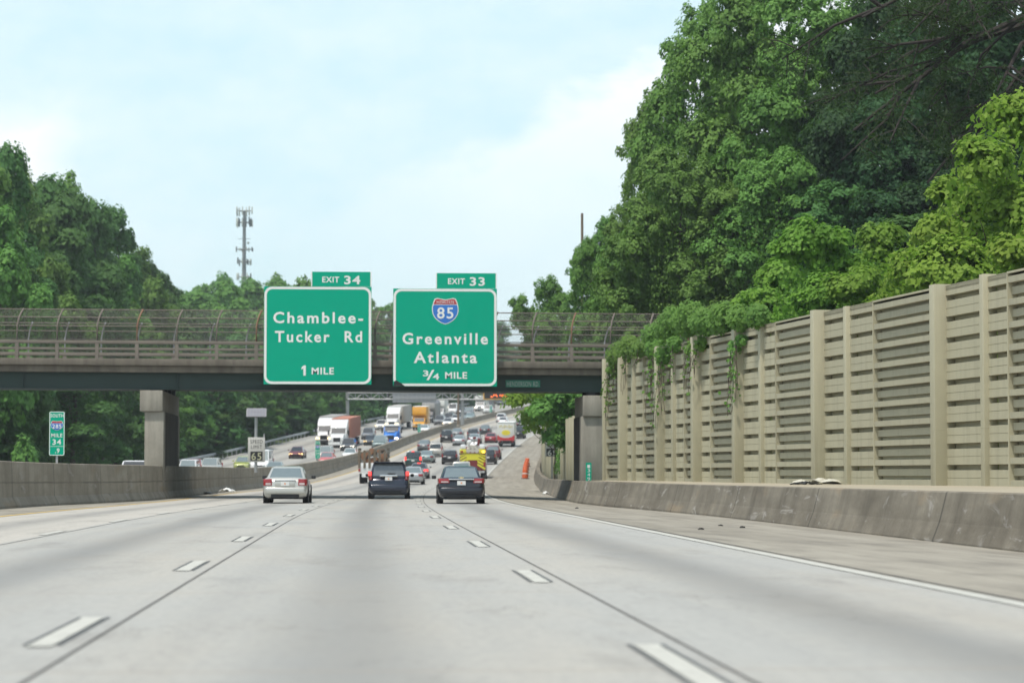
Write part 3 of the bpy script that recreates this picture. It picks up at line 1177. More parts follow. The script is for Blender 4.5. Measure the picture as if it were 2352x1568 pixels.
r, pn, tp = big_sign((606.4, 853.5, 659.3, 883), (714.4, 853, 625.2, 659), 'green overhead sign for Chamblee-Tucker Rd, exit 34, hung on the bridge')
T('Chamblee-', 627.9, 834, 716.8, 742.4, pn, spacing=1.28)
T('Tucker  Rd', 632, 832, 760, 785.8, pn, spacing=1.28)
MB().prism_y([(sx(697.5), sz(863)), (sx(703), sz(863)), (sx(703), sz(839.5)), (sx(698.5), sz(839.5)), (sx(693), sz(844.5)), (sx(693), sz(849)), (sx(697.5), sz(847))], -0.008, -0.001).build('lettering', M_SIGNW, pn)
T('MILE', 716.5, 767.6, 844, 859.7, pn)
T('EXIT', 740, 779, 636, 649.3, tp)
T('34', 790.4, 827.5, 633.6, 653, tp)
r, pn, tp = big_sign((903, 1141.4, 662.8, 887), (1001, 1141, 627, 662.5), 'green overhead sign for Greenville and Atlanta with route shield 85, exit 33')
add_shield(pn, sx(1022.7), sz(714.5), 60.2 * K, 60.4 * K, 0.0, '85')
T('Greenville', 924.7, 1120.7, 763.7, 789.6, pn, spacing=1.28)
T('Atlanta', 950.7, 1095.7, 806.7, 832.8, pn, spacing=1.28)
T('3', 971.7, 984.5, 850, 863.5, pn)
T('/', 980, 998, 848, 872, pn, bold=0.01)
T('4', 994.5, 1008.7, 857, 871, pn)
T('MILE', 1022.7, 1073, 853.5, 868.8, pn)
T('EXIT', 1028.9, 1067.8, 638.6, 652, tp)
T('33', 1079, 1113.5, 635.6, 655.3, tp)
mb = MB()
mb.prism_y([(sx(903.5), sz(886.5)), (sx(930), sz(886.5)), (sx(922), sz(880)), (sx(910), sz(873)), (sx(906), sz(876))], -0.05, -0.012)
mb.build('torn_corner', M_BLACK, pn)

# street name plate on the girder
r = empty('street_name_sign', (0, BD + 0.2, 0))
tag(r, 'small dull green Henderson Rd plate fixed on the dark girder', 'street sign')
kx = lambda X: P(X, 880, BD + 0.2).x
kz = lambda Y: P(1200, Y, BD + 0.2).z
pl = MB().box(kx(1161.6), kx(1240.7), -0.03, -0.005, kz(889.3), kz(872.8)).build('plate', pmat('dull green plate', (0.015, 0.15, 0.095), 0.6), r)
text_mesh('HENDERSON RD.', kx(1164.5), kx(1238.5), kz(887), kz(875.5) - kz(887), -0.031, pmat('dull white letters', (0.33, 0.36, 0.33), 0.6), pl, 'lettering', bold=0.0)


def post_sign(name, label, cat, X, n_off, d, panel_w, z0, z1, base_z, group=None):
    x = n_off + shift(d)
    r = empty(name, (x, d, zroad(d)))
    tag(r, label, cat, group)
    return r


# mile markers on the median barrier
def mile_marker(d, label, n_off=None, w_=0.62, h_=2.05, zb_=2.0, full=True):
    n0 = barrier_l(d) - 0.37 if n_off is None else n_off
    r = empty('mile_marker', (n0 + shift(d), d, zroad(d)))
    tag(r, label, 'mile marker', 'green mile markers on the median barrier')
    hb = barrier_lh(d)
    MB().box(-0.04, 0.04, 0.0, 0.06, hb, zb_ + h_ * 0.9).build('post', M_GALV, r)
    pn = MB().prism_y(rrect(-w_ / 2, w_ / 2, zb_, zb_ + h_, 0.06), -0.035, -0.005).build('panel', M_SIGNG, r)
    mb = MB()
    ring_plate(mb, rrect(-w_ / 2 + 0.005, w_ / 2 - 0.005, zb_ + 0.005, zb_ + h_ - 0.005, 0.055), rrect(-w_ / 2 + 0.03, w_ / 2 - 0.03, zb_ + 0.03, zb_ + h_ - 0.03, 0.04), -0.039, -0.035)
    mb.build('border', M_SIGNW, pn)
    if full:
        hh = h_
        text_mesh('SOUTH', -0.42 * w_, 0.42 * w_, zb_ + 0.87 * hh, 0.08 * hh, -0.036, M_SIGNW, pn, bold=0.02, extr=0.004)
        add_shield(pn, 0, zb_ + 0.68 * hh, 0.82 * w_, 0.22 * hh, -0.036, '285', False)
        text_mesh('MILE', -0.36 * w_, 0.36 * w_, zb_ + 0.42 * hh, 0.085 * hh, -0.036, M_SIGNW, pn, bold=0.02, extr=0.004)
        text_mesh('34', -0.28 * w_, 0.28 * w_, zb_ + 0.25 * hh, 0.125 * hh, -0.036, M_SIGNW, pn, bold=0.02, extr=0.004)
        MB().box(-0.42 * w_, 0.42 * w_, -0.04, -0.035, zb_ + 0.205 * hh, zb_ + 0.213 * hh).build('divider', M_SIGNW, pn)
        text_mesh('.9', -0.10 * w_, 0.18 * w_, zb_ + 0.06 * hh, 0.11 * hh, -0.036, M_SIGNW, pn, bold=0.02, extr=0.004)
    return r


d = 97.0
q = P(130.5, 1041, d)
q2 = P(130.5, 940, d)
mile_marker(d, 'tall green mile 34.9 marker with route shield on the median barrier near the trees', q.x - shift(d), 0.58, q2.z - q.z, q.z)
for X, Yt, Yb, lab in ((729.5, 1012, 1053, 'narrow green mile marker on the median in front of a pale car'), (962, 977, 997, 'short green mile marker on the median below the yellow truck'), (1128, 931, 946, 'farthest green mile marker on the median at the top of the hill')):
    # stands on the barrier: find the distance where the barrier is seen at X
    best = min(np.arange(140, 700, 1.0), key=lambda dd: abs(P(X, 1000, dd).x - (barrier_l(dd) - 0.37 + shift(dd))))
    zb_, zt_ = P(X, Yb, best).z - zroad(best), P(X, Yt, best).z - zroad(best)
    mile_marker(best, lab, None, 0.5, zt_ - zb_, max(zb_, barrier_lh(best) + 0.05))

# variable speed limit sign with its solar panel on the median
d = 168.0
q = P(589, 1060, d)
r = empty('speed_limit_sign', (q.x, d, 0))
tag(r, 'variable speed limit 65 sign on the median under a solar panel', 'speed sign')
zz = lambda Y: P(589, Y, d).z
MB().tube([(-0.04, 0.12, 1.2), (-0.04, 0.12, zz(948))], 0.10, 10).build('pole', M_GALV, r, smooth=True)
pn = MB().box(-0.56, 0.56, -0.05, 0.05, zz(1060.5), zz(1004)).build('panel', pmat('sign pale sheeting', (0.50, 0.49, 0.45), 0.6), r, bevel=0.02)
text_mesh('SPEED', -0.40, 0.40, zz(1018.5), 0.27, -0.052, M_BLACK, pn, extr=0.004)
text_mesh('LIMIT', -0.36, 0.36, zz(1030), 0.25, -0.052, M_BLACK, pn, extr=0.004)
lp = MB().box(-0.40, 0.40, -0.07, -0.052, zz(1057), zz(1036.5)).build('display', M_BLACK, pn)
M_LEDY = pmat('pale yellow digits', (0.36, 0.36, 0.25), 0.5, emit=(0.9, 0.95, 0.45), emit_s=0.06)
text_mesh('65', -0.33, 0.33, zz(1055.5), zz(1038.5) - zz(1055.5), -0.072, M_LEDY, lp, 'digits', bold=0.01)
MB().tube([(0.5, 0.0, zz(1004)), (0.5, 0.0, zz(996))], 0.05, 8).build('antenna', M_ALU, r)
zm = (zz(939.5) + zz(955)) / 2
sp = MB().box(-0.66, 0.66, -0.03, 0.03, -0.36, 0.36).build('solar_panel', pmat('solar backing', (0.17, 0.175, 0.19), 0.5), r)
sp.rotation_euler = (math.radians(52 - 90), 0, 0)
sp.location = (-0.02, 0.05, zm)
cell = MB()
for i in range(6):
    for k in range(2):
        x0 = -0.60 + i * 0.2
        cell.box(x0 + 0.006, x0 + 0.194, -0.036, -0.031, -0.32 + k * 0.32, -0.01 + k * 0.32)
cell.build('cells', pmat('solar cells', (0.13, 0.14, 0.17), 0.25), sp)

# roadside speed limit sign behind the pier, on the right
d = 178.0
q = P(1268, 1046, d)
r = empty('speed_limit_sign', (q.x, d, 0))
tag(r, 'white speed limit 65 sign beside the right shoulder, top hidden by leaves', 'speed sign')
pn = MB().box(-0.46, 0.46, -0.02, 0.02, P(1268, 1048, d).z, P(1268, 1010, d).z).build('panel', M_SIGNW, r)
dp = MB().box(-0.40, 0.40, -0.05, -0.022, P(1268, 1047, d).z, P(1268, 1029.5, d).z).build('display', M_BLACK, pn)
text_mesh('65', -0.33, 0.33, P(1268, 1045.5, d).z, 0.40, -0.052, M_SIGNW, dp, 'digits', bold=0.03, extr=0.003)
text_mesh('SPEED', -0.36, 0.36, P(1268, 1018, d).z, 0.16, -0.022, M_BLACK, pn, extr=0.003)
text_mesh('LIMIT', -0.33, 0.33, P(1268, 1026.5, d).z, 0.16, -0.022, M_BLACK, pn, extr=0.003)
MB().box(-0.05, 0.05, 0.022, 0.10, 0.3, P(1268, 1012, d).z).build('post', M_GALV, r)

# vertical station number on the right pier
r = empty('station_plate', (0, BD - 0.2, 0))
tag(r, 'narrow vertical green number plate mounted against the right bridge pier', 'number plate')
vx = lambda X: P(X, 1080, BD - 0.2).x
vz = lambda Y: P(1350, Y, BD - 0.2).z
pn = MB().box(vx(1345.5), vx(1358.5), 0.0, 0.03, vz(1104), vz(1062)).build('plate', M_SIGNG, r)
MB().box(vx(1348), vx(1356), 0.03, 0.62, vz(1100), vz(1097)).build('bracket', M_GALV, r)
for c_, Yb in (('1', 1074), ('3', 1083.5), ('4', 1093), ('9', 1102.5)):
    text_mesh(c_, vx(1349), vx(1355.5), vz(Yb), 7.6 * K, -0.002, M_SIGNW, pn, 'digit', extr=0.003)

# gantry with a dynamic message board, far ahead
d = 452.0
g = empty('sign_gantry', (P(1062, 978, d).x, d, zroad(d)))
tag(g, 'grey steel truss gantry across the highway far beyond the bridge', 'gantry')
gz = lambda Y: P(1000, Y, d).z - zroad(d)
gxx = lambda X: P(X, 950, d).x - g.location.x
mb = MB().tube([(0, 0, 0.5), (0, 0, gz(899))], 0.30, 10)
mb.build('column', M_GALV, g, smooth=True)
MB().tube([(gxx(798), 0, gz(950) - 4), (gxx(798), 0, gz(899))], 0.32, 10).build('column', M_GALV, g, smooth=True)
MB().tube([(gxx(1270), 0, -0.5), (gxx(1270), 0, gz(899))], 0.32, 10).build('column', M_GALV, g, smooth=True)
tb = MB()
xa, xb = gxx(798), gxx(1270)
zt_, zb_ = gz(902), gz(917)
for z in (zt_, zb_):
    for y in (-0.7, 0.7):
        tb.tube([(xa, y, z), (xb, y, z)], 0.13, 6)
nseg = 26
for i in range(nseg):
    x0, x1 = xa + (xb - xa) * i / nseg, xa + (xb - xa) * (i + 1) / nseg
    for y in (-0.7, 0.7):
        tb.tube([(x0, y, zb_ if i % 2 else zt_), (x1, y, zt_ if i % 2 else zb_)], 0.07, 5)
        tb.tube([(x1, y, zb_), (x1, y, zt_)], 0.06, 5)
tb.build('truss', M_GALV, g)
r = empty('gantry_sign', (g.location.x, d - 1.2, zroad(d)))
tag(r, 'grey back of a wide sign on the gantry truss over the oncoming lanes', 'road sign')
bp_ = MB().box(gxx(901.5), gxx(1001.3), 0.0, 0.08, gz(924.5), gz(896)).build('panel', pmat('sign back', (0.30, 0.31, 0.32), 0.5, 0.3), r)
rb = MB()
for x in np.linspace(gxx(905), gxx(998), 10):
    rb.box(x - 0.05, x + 0.05, -0.08, -0.002, gz(924), gz(897))
for Yq in (902, 916):
    rb.box(gxx(901.5), gxx(1001.3), -0.16, -0.082, gz(Yq), gz(Yq) + 0.12)
rb.build('stiffener', M_GALV, bp_)
r = empty('message_board', (g.location.x, d - 1.2, zroad(d)))
tag(r, 'black electronic message board with amber lights and a yellow frame', 'message board')
bx = MB().box(gxx(1110), gxx(1198), 0.0, 0.9, gz(916), gz(885)).build('cabinet', M_BLACK, r)
fm = MB()
ring_plate(fm, [(gxx(1109), gz(917.3)), (gxx(1199), gz(917.3)), (gxx(1199), gz(883.6)), (gxx(1109), gz(883.6))], [(gxx(1111.5), gz(915.6)), (gxx(1196.5), gz(915.6)), (gxx(1196.5), gz(885.4)), (gxx(1111.5), gz(885.4))], -0.05, 0.0)
fm.build('frame', pmat('amber frame paint', (0.62, 0.33, 0.03), 0.5), bx)
M_AMB = pmat('amber lights', (0.6, 0.12, 0.01), 0.5, emit=(1.0, 0.17, 0.02), emit_s=1.6)
am = MB()
for row, (Ya, Yb) in enumerate(((905, 913), (893, 901))):
    X = 1126.0 if row == 0 else 1136
    while X < 1188:
        for j in range(random.choice((2, 3))):
            y0 = random.uniform(Ya, Yb - 3)
            am.box(gxx(X), gxx(X + random.uniform(0.9, 1.5)), -0.012, -0.002, gz(y0 + random.uniform(2.5, 5)), gz(y0))
            X += 1.7
        if random.random() < 0.3:
            X += 3
        X += 1.2
am.build('light_dots', M_AMB, bx)
# timber pole on the far median
r = empty('lamp_pole', (P(1052.6, 985, 440).x, 440, zroad(440)))
tag(r, 'slim brown pole on the median in front of the gantry column', 'pole')
pb = MB().tube([(0, 0, 0.6), (0, 0, P(1052, 893, 440).z - zroad(440))], [0.22, 0.15], 8).build('shaft', M_WOOD, r, smooth=True)
MB().box(-0.3, 0.3, -0.3, 0.3, 0.4, 0.9).build('base', M_PIER, r, bevel=0.03)

# utility pole among the right-hand trees
q = P(1337, 490, 176)
gzv = ground_z(q.x, q.y)
r = empty('utility_pole', (q.x, q.y, gzv))
tag(r, 'brown wooden utility pole rising behind the tall trees on the right', 'utility pole')
MB().tube([(0, 0, -0.5), (0, 0, q.z - gzv)], [0.12, 0.09], 10).build('shaft', M_WOOD, r, smooth=True)
# cell tower
d = 640.0
q0 = P(561.5, 470, d)
gzv = ground_z(q0.x, d)
r = empty('cell_tower', (q0.x, d, gzv))
tag(r, 'tall grey cell phone tower with antenna arrays behind the far trees', 'cell tower')
tz = lambda Y: P(561, Y, d).z - gzv
M_TOW = pmat('tower grey', (0.20, 0.215, 0.215), 0.6, 0.2)
M_ANT = pmat('antenna pale', (0.52, 0.55, 0.50), 0.6)
M_ANTD = pmat('antenna dark', (0.13, 0.15, 0.15), 0.6)
MB().tube([(0, 0, -1), (0, 0, tz(600)), (0, 0, tz(486))], [0.75, 0.5, 0.36], 12).build('mast', M_TOW, r, smooth=True)
for Yc, hh, rad, nn in ((485, 19, 2.0, 12), (511, 22, 2.0, 12), (573, 10, 2.3, 8), (601, 15, 1.9, 9), (636, 15, 2.0, 9)):
    pm = MB()
    zc_ = tz(Yc)
    ptz = [(rad * math.cos(a), rad * math.sin(a)) for a in np.radians((90, 210, 330))]
    for k in range(3):
        a, b = ptz[k], ptz[(k + 1) % 3]
        pm.tube([(a[0], a[1], zc_), (b[0], b[1], zc_)], 0.10, 5)
        pm.tube([(0, 0, zc_), (a[0], a[1], zc_)], 0.10, 5)
    plat = pm.build('platform', M_TOW, r)
    for k in range(nn):
        a = 2 * math.pi * k / nn + 0.3
        rr = rad * random.uniform(0.85, 1.05)
        h_ = hh * d / F * random.uniform(0.75, 1.05)
        z_ = zc_ + random.uniform(-0.15, 0.15) * h_
        am = MB().box(-0.16, 0.16, -0.10, 0.10, -h_ / 2, h_ / 2)
        o = am.build('antenna', M_ANT if random.random() < 0.6 else M_ANTD, plat, bevel=0.03)
        o.location = (rr * math.cos(a), rr * math.sin(a), z_)
        o.rotation_euler = (0, 0, a)
MB().box(-1.6, 1.6, -0.04, 0.04, tz(549), tz(548)).build('arm', M_TOW, r)
MB().lathe([(0.05, 0), (0.32, 0.12), (0.34, 0.2)], 'y', 14, (1.0, -0.4, tz(558))).build('dish', M_ANT, r)

# ------------------------------------------------------------------ traffic drums and litter
M_ORANGE = pmat('drum orange', (0.62, 0.115, 0.03), 0.5)
for i, (d, X) in enumerate(((243, 1206), (255, 1206.5), (267, 1207.5), (279, 1209), (292, 1211))):
    q = P(X, 1080, d)
    zb_ = zroad(d) + cross(q.x - shift(d))
    lab = ['nearest orange traffic drum with white bands on the right shoulder', 'second nearest orange drum in the row on the right shoulder', 'middle orange drum in the row on the right shoulder', 'fourth orange drum in the row on the right shoulder', 'farthest orange drum at the top of the row on the shoulder'][i]
    r = empty('traffic_drum', (q.x, d, zb_))
    tag(r, lab, 'traffic drum', 'orange drums in a row on the right shoulder')
    bd = MB().lathe([(0.30, 0.07), (0.29, 0.35), (0.27, 0.36), (0.265, 0.62), (0.25, 0.63), (0.24, 0.90), (0.20, 0.97), (0.06, 0.99)], 'z', 16).build('body', M_ORANGE, r, smooth=True)
    MB().lathe([(0.293, 0.20), (0.290, 0.31)], 'z', 16).build('white_band', M_SIGNW, bd)
    MB().lathe([(0.270, 0.47), (0.268, 0.57)], 'z', 16).build('white_band', M_SIGNW, bd)
    MB().lathe([(0.42, 0.0), (0.42, 0.05), (0.31, 0.07)], 'z', 16).build('base', M_BLACK, r)


M_TRIMX = pmat('dark grit', (0.035, 0.033, 0.03), 0.8)


def scrap(name, label, loc, sx_, sy_, h_, mat, seed, cat='debris'):
    rg = random.Random(seed)
    nx, ny = 9, 6
    vs, fs = [], []
    for j in range(ny):
        for i in range(nx):
            u, v = i / (nx - 1) - 0.5, j / (ny - 1) - 0.5
            e = 1 - (2 * u) ** 2 * 0.8
            vs.append((u * sx_ + rg.uniform(-.05, .05) * sx_, v * sy_ * e, max(0.01, h_ * e * rg.uniform(0.1, 1.0))))
    for j in range(ny - 1):
        for i in range(nx - 1):
            a = j * nx + i
            fs.append((a, a + 1, a + nx + 1, a + nx))
    o = MB().add(vs, fs).build(name, mat)
    sm = o.modifiers.new('thick', 'SOLIDIFY')
    sm.thickness = 0.02
    o.location = loc
    tag(o, label, cat, kind='thing')
    return o


scrap('debris', 'crumpled pale sheet of debris lying on top of the right barrier', P(1880, 1111, 80), 1.75, 1.4, 0.20, pmat('pale sheet', (0.5, 0.49, 0.42), 0.6), 3)
scrap('debris', 'black rubber scrap beside the pale sheet on the right barrier', P(1850, 1112, 79), 1.0, 0.6, 0.12, M_BLACK, 9)
d = 150
scrap('debris', 'white torn scrap lying at the foot of the median barrier', (P(522, 1127, d).x, d, 0.01), 1.0, 1.3, 0.28, M_SIGNW, 5)
scrap('debris', 'dark tyre shred strewn along the left shoulder by the median', (P(490, 1131, d).x, d - 8, 0.01), 1.5, 2.4, 0.10, M_BLACK, 6)
scrap('litter', 'small white piece of litter on the right shoulder near the drums', (P(1248, 1128, 150).x, 148, cross(9)), 0.4, 0.3, 0.28, M_SIGNW, 8, 'litter')

for i, (X, Y, lab) in enumerate(((1610, 1217, 'dark stone chip on the right shoulder below the barrier joint'), (1655, 1207, 'dark scrap on the right shoulder nearer the barrier'), (1705, 1213, 'flat dark bit lying on the right shoulder under the louvred panels'), (1325, 1168, 'tiny dark scrap on the right shoulder near the barrier bend'))):
    q_ = min(np.arange(30, 110, 0.25), key=lambda dd: abs(P(X, Y, dd).z - (zroad(dd) + cross(P(X, Y, dd).x - shift(dd)))))
    p_ = P(X, Y, q_)
    scrap('debris', lab, (p_.x, q_, zroad(q_) + cross(p_.x - shift(q_)) + 0.004), 0.11, 0.16, 0.035, M_TRIMX, 20 + i)

# ------------------------------------------------------------------ vehicles
def paint(name, c, metal=0.25, rough=0.32):
    return pmat('paint ' + name, c, rough, metal, var=0.04, scale=0.8, coat=0.6)


M_GLASS = pmat('dark car glass', (0.025, 0.032, 0.034), 0.08, 0.0, var=0.2, coat=0.5, spec=0.8)
M_GLASSL = pmat('light reflecting car glass', (0.21, 0.26, 0.26), 0.12, 0.35, var=0.15, coat=0.5, spec=0.8)  # pale reflection put into the base colour
M_GLASSM = pmat('grey reflecting car glass', (0.15, 0.165, 0.17), 0.12, 0.3, var=0.2, coat=0.5, spec=0.8)  # grey of the window's reflection painted as base colour
M_TYRE = pmat('tyre rubber', (0.016, 0.016, 0.017), 0.85, var=0.3)
M_RIM = pmat('wheel rim', (0.42, 0.42, 0.43), 0.35, 0.7)
M_TRIM = pmat('black trim', (0.02, 0.02, 0.021), 0.6)
M_CHROME = pmat('chrome', (0.68, 0.69, 0.70), 0.18, 0.9)
M_TAIL = pmat('tail lamp red', (0.30, 0.012, 0.016), 0.25, coat=0.8)
M_TAILC = pmat('tail lamp clear', (0.55, 0.45, 0.44), 0.25, coat=0.8)
M_BRAKE = pmat('lit brake lamp', (0.6, 0.02, 0.02), 0.3, emit=(1.0, 0.06, 0.05), emit_s=1.6)
M_HEAD = pmat('head lamp', (0.60, 0.62, 0.62), 0.15, 0.2, coat=0.8)
M_HEADON = pmat('lit head lamp', (0.8, 0.8, 0.75), 0.2, emit=(1.0, 0.90, 0.72), emit_s=4.0)
M_HEADY = pmat('lit yellow head lamp', (0.8, 0.7, 0.4), 0.2, emit=(1.0, 0.66, 0.25), emit_s=3.0)
M_PLATE = pmat('number plate', (0.70, 0.70, 0.68), 0.5, var=0.05)
M_PEACH = pmat('plate emblem', (0.75, 0.33, 0.16), 0.6)
M_AMBER = pmat('lit amber beacon', (0.8, 0.4, 0.05), 0.3, emit=(1.0, 0.50, 0.06), emit_s=3.5)

SPEC = {  # L, W, H, belt, hood, deck, rear base, rear roof, front roof, screen base, deck/hood curves
    'sedan': dict(L=4.80, W=1.80, H=1.47, belt=0.95, hood=0.93, nose=0.70, tail=0.98, rb=-1.72, rr=-0.85, fr=0.35, fb=1.25, wr=0.33),
    'compact': dict(L=4.05, W=1.72, H=1.52, belt=0.96, hood=0.94, nose=0.72, tail=0.92, rb=-1.92, rr=-1.50, fr=0.45, fb=1.25, wr=0.31),
    'suv': dict(L=4.70, W=1.88, H=1.76, belt=1.08, hood=1.05, nose=0.86, tail=1.06, rb=-2.24, rr=-1.98, fr=0.45, fb=1.20, wr=0.37),
    'minivan': dict(L=5.10, W=1.99, H=1.76, belt=1.02, hood=1.00, nose=0.78, tail=1.00, rb=-2.46, rr=-2.22, fr=0.80, fb=1.75, wr=0.34),
    'van': dict(L=5.50, W=2.02, H=2.35, belt=1.25, hood=1.18, nose=0.88, tail=1.22, rb=-2.68, rr=-2.58, fr=1.05, fb=1.75, wr=0.36),
    'pickup': dict(L=5.60, W=2.00, H=1.88, belt=1.15, hood=1.12, nose=0.95, tail=1.10, rb=-0.55, rr=-0.40, fr=0.75, fb=1.30, wr=0.40),
}


def loft(stations, ringfn):
    mb = MB()
    rings = [ringfn(*s) for s in stations]
    n = len(rings[0])
    vs = [p for r in rings for p in r]
    fs = []
    for i in range(len(rings) - 1):
        for k in range(n):
            fs.append((i * n + k, i * n + (k + 1) % n, (i + 1) * n + (k + 1) % n, (i + 1) * n + k))
    fs.append(tuple(reversed(range(n))))
    fs.append(tuple((len(rings) - 1) * n + k for k in range(n)))
    return mb.add(vs, fs)


def body_ring(y, zb, zt, w_, crown=0.02):
    h = zt - zb
    half = [(0.80 * w_, zb), (0.93 * w_, zb + 0.07), (0.985 * w_, zb + 0.28 * h), (w_, zb + 0.52 * h), (0.985 * w_, zb + 0.74 * h), (0.95 * w_, zt - 0.05), (0.86 * w_, zt), (0.45 * w_, zt + crown)]
    pts = [(x, y, z) for x, z in half] + [(-x, y, z) for x, z in reversed(half)]
    return pts


def lerp(a, b, t):
    return a + (b - a) * t


def pane(mb, q, u0, u1, v0, v1, off, th=0.012):
    """A pane on the quad q = (bottom-left, bottom-right, top-right, top-left), seen from outside."""
    bl, br_, tr_, tl = [Vector(p) for p in q]
    nrm = (br_ - bl).cross(tl - bl).normalized()

    def at(u, v):
        return lerp(lerp(bl, br_, u), lerp(tl, tr_, u), v)
    c4 = [at(u0, v0), at(u1, v0), at(u1, v1), at(u0, v1)]
    vs = [p + nrm * (off + th) for p in c4] + [p + nrm * (off - 0.03) for p in c4]
    mb.add(vs, [(0, 1, 2, 3), (7, 6, 5, 4), (0, 4, 5, 1), (1, 5, 6, 2), (2, 6, 7, 3), (3, 7, 4, 0)])


def wheels(r, W, ys, R, wid=0.22, trucks=False):
    for y in ys:
        for s in (-1, 1):
            x = s * (W / 2 - wid / 2 - 0.01)
            prof = [(R * 0.55, -wid / 2), (R * 0.93, -wid / 2), (R, -wid / 2 + 0.04), (R, wid / 2 - 0.04), (R * 0.93, wid / 2), (R * 0.55, wid / 2)]
            t = MB().lathe(prof, 'x', 20).build('wheel', M_TYRE, r, smooth=True)
            t.location = (x, y, R)
            ri = MB().lathe([(0.05, s * wid / 2 + s * 0.004), (R * 0.58, s * wid / 2 + s * 0.012), (R * 0.60, s * wid / 2 - s * 0.03)], 'x', 14).build('rim', M_RIM, t, smooth=True)


def make_car(kind, pm, label, cat, group=None, glass=None, brake=False, lights=None, detail=1, toward=False, variant=None, glass_rear=None):
    s = dict(SPEC[kind])
    if variant:
        s.update(variant)
    L, W, H = s['L'], s['W'], s['H']
    h = W / 2
    glass = glass or M_GLASS
    nm = {'sedan': 'sedan', 'compact': 'hatchback', 'suv': 'suv_car', 'minivan': 'minivan', 'van': 'delivery_van', 'pickup': 'pickup_truck'}[kind]
    r = empty(nm)
    tag(r, label, cat, group)
    b2, f2 = -L / 2, L / 2
    belt, hood, nose, tail = s['belt'], s['hood'], s['nose'], s['tail']
    gc = 0.24 if kind in ('suv', 'pickup', 'van') else 0.20
    st = [(b2, gc + 0.20, tail - 0.24, h * 0.84), (b2 + 0.05, gc + 0.10, tail - 0.12, h * 0.92), (b2 + 0.16, gc + 0.04, tail - 0.02, h * 0.96),
          (b2 + 0.45, gc, tail, h * 0.985), (s['rb'] + 0.25 if s['rb'] > b2 + 0.6 else b2 + 0.9, gc, belt, h), (0.0, gc, belt, h), (s['fb'] - 0.1, gc, max(hood, belt - 0.02), h * 0.995),
          (lerp(s['fb'], f2, 0.5), gc, lerp(hood, nose, 0.25), h * 0.985), (f2 - 0.42, gc + 0.02, lerp(hood, nose, 0.62), h * 0.955), (f2 - 0.14, gc + 0.04, nose, h * 0.89),
          (f2 - 0.03, gc + 0.08, nose - 0.08, h * 0.80), (f2, gc + 0.16, nose - 0.18, h * 0.72)]
    body = loft(st, body_ring).build('body', pm, r, smooth=True, angle=50)
    # cabin
    rb, rr, fr_, fb = s['rb'], s['rr'], s['fr'], s['fb']
    wb, wt = h * 0.90, h * (0.70 if kind in ('sedan', 'compact') else 0.76)
    if kind == 'van':
        wb, wt = h * 0.95, h * 0.86
    if kind == 'minivan':
        wb, wt = h * 0.93, h * 0.75
    z0 = belt - 0.04
    zt = H - 0.035
    B = {'rl': (-wb, rb, z0), 'rr': (wb, rb, z0), 'fl': (-wb * 0.98, fb, z0), 'fr': (wb * 0.98, fb, z0)}
    Tt = {'rl': (-wt * 0.98, rr, zt - 0.02), 'rr': (wt * 0.98, rr, zt - 0.02), 'fl': (-wt * 0.96, fr_, zt), 'fr': (wt * 0.96, fr_, zt)}
    cb = MB()
    midy = (rr + fr_) / 2
    vs = [B['rl'], B['rr'], B['fr'], B['fl'], Tt['rl'], Tt['rr'], Tt['fr'], Tt['fl'], (-wt * 0.72, rr + 0.12, H - 0.012), (wt * 0.72, rr + 0.12, H - 0.012), (wt * 0.72, fr_ - 0.12, H), (-wt * 0.72, fr_ - 0.12, H)]
    fs = [(0, 1, 5, 4), (1, 2, 6, 5), (2, 3, 7, 6), (3, 0, 4, 7), (4, 5, 9, 8), (5, 6, 10, 9), (6, 7, 11, 10), (7, 4, 8, 11), (8, 9, 10, 11), (3, 2, 1, 0)]
    cb.add(vs, fs)
    cb.build('cabin', pm, r, bevel=0.045, seg=3, angle=60)
    g = MB()
    pane(g, (B['rl'], B['rr'], Tt['rr'], Tt['rl']), 0.07, 0.93, 0.14 if kind != 'sedan' else 0.06, 0.92, 0.0)
    if kind != 'van' or not toward:
        g.build('rear_window', glass_rear or glass, r)
    g = MB()
    pane(g, (B['fr'], B['fl'], Tt['fl'], Tt['fr']), 0.05, 0.95, 0.05, 0.95, 0.0)
    g.build('windscreen', glass, r)
    spans = {'sedan': ((0.20, 0.47), (0.50, 0.80)), 'compact': ((0.14, 0.45), (0.49, 0.80)), 'suv': ((0.05, 0.25), (0.29, 0.55), (0.59, 0.86)), 'minivan': ((0.05, 0.27), (0.30, 0.57), (0.60, 0.85)), 'van': ((0.70, 0.88),), 'pickup': ((0.10, 0.44), (0.48, 0.82))}[kind]
    for u0, u1 in spans:
        g = MB()
        pane(g, (B['rr'], B['fr'], Tt['fr'], Tt['rr']), u0, u1, 0.14, 0.90, 0.0)
        g.build('side_window', M_GLASS, r)
        g = MB()
        pane(g, (B['fl'], B['rl'], Tt['rl'], Tt['fl']), 1 - u1, 1 - u0, 0.14, 0.90, 0.0)
        g.build('side_window', M_GLASS, r)
    # dark underside and wheel openings
    ub = MB().box(-h * 0.86, h * 0.86, b2 + 0.35, f2 - 0.3, gc - 0.03, gc + 0.22)
    wy = (-L / 2 + 0.98, L / 2 - 0.92)
    R = s['wr']
    for y in wy:
        for sg in (-1, 1):
            ub.lathe([(R + 0.07, -0.02), (R + 0.07, 0.02)], 'x', 18, (sg * (h * 0.985), y, R + 0.01))
    ub.build('underbody', M_TRIM, r)
    wheels(r, W, wy, R)
    # lamps
    tl = s.get('tl', (0.56, tail - 0.30, tail - 0.10) if kind in ('sedan', 'compact') else (0.80, tail - 0.22, tail + 0.18))
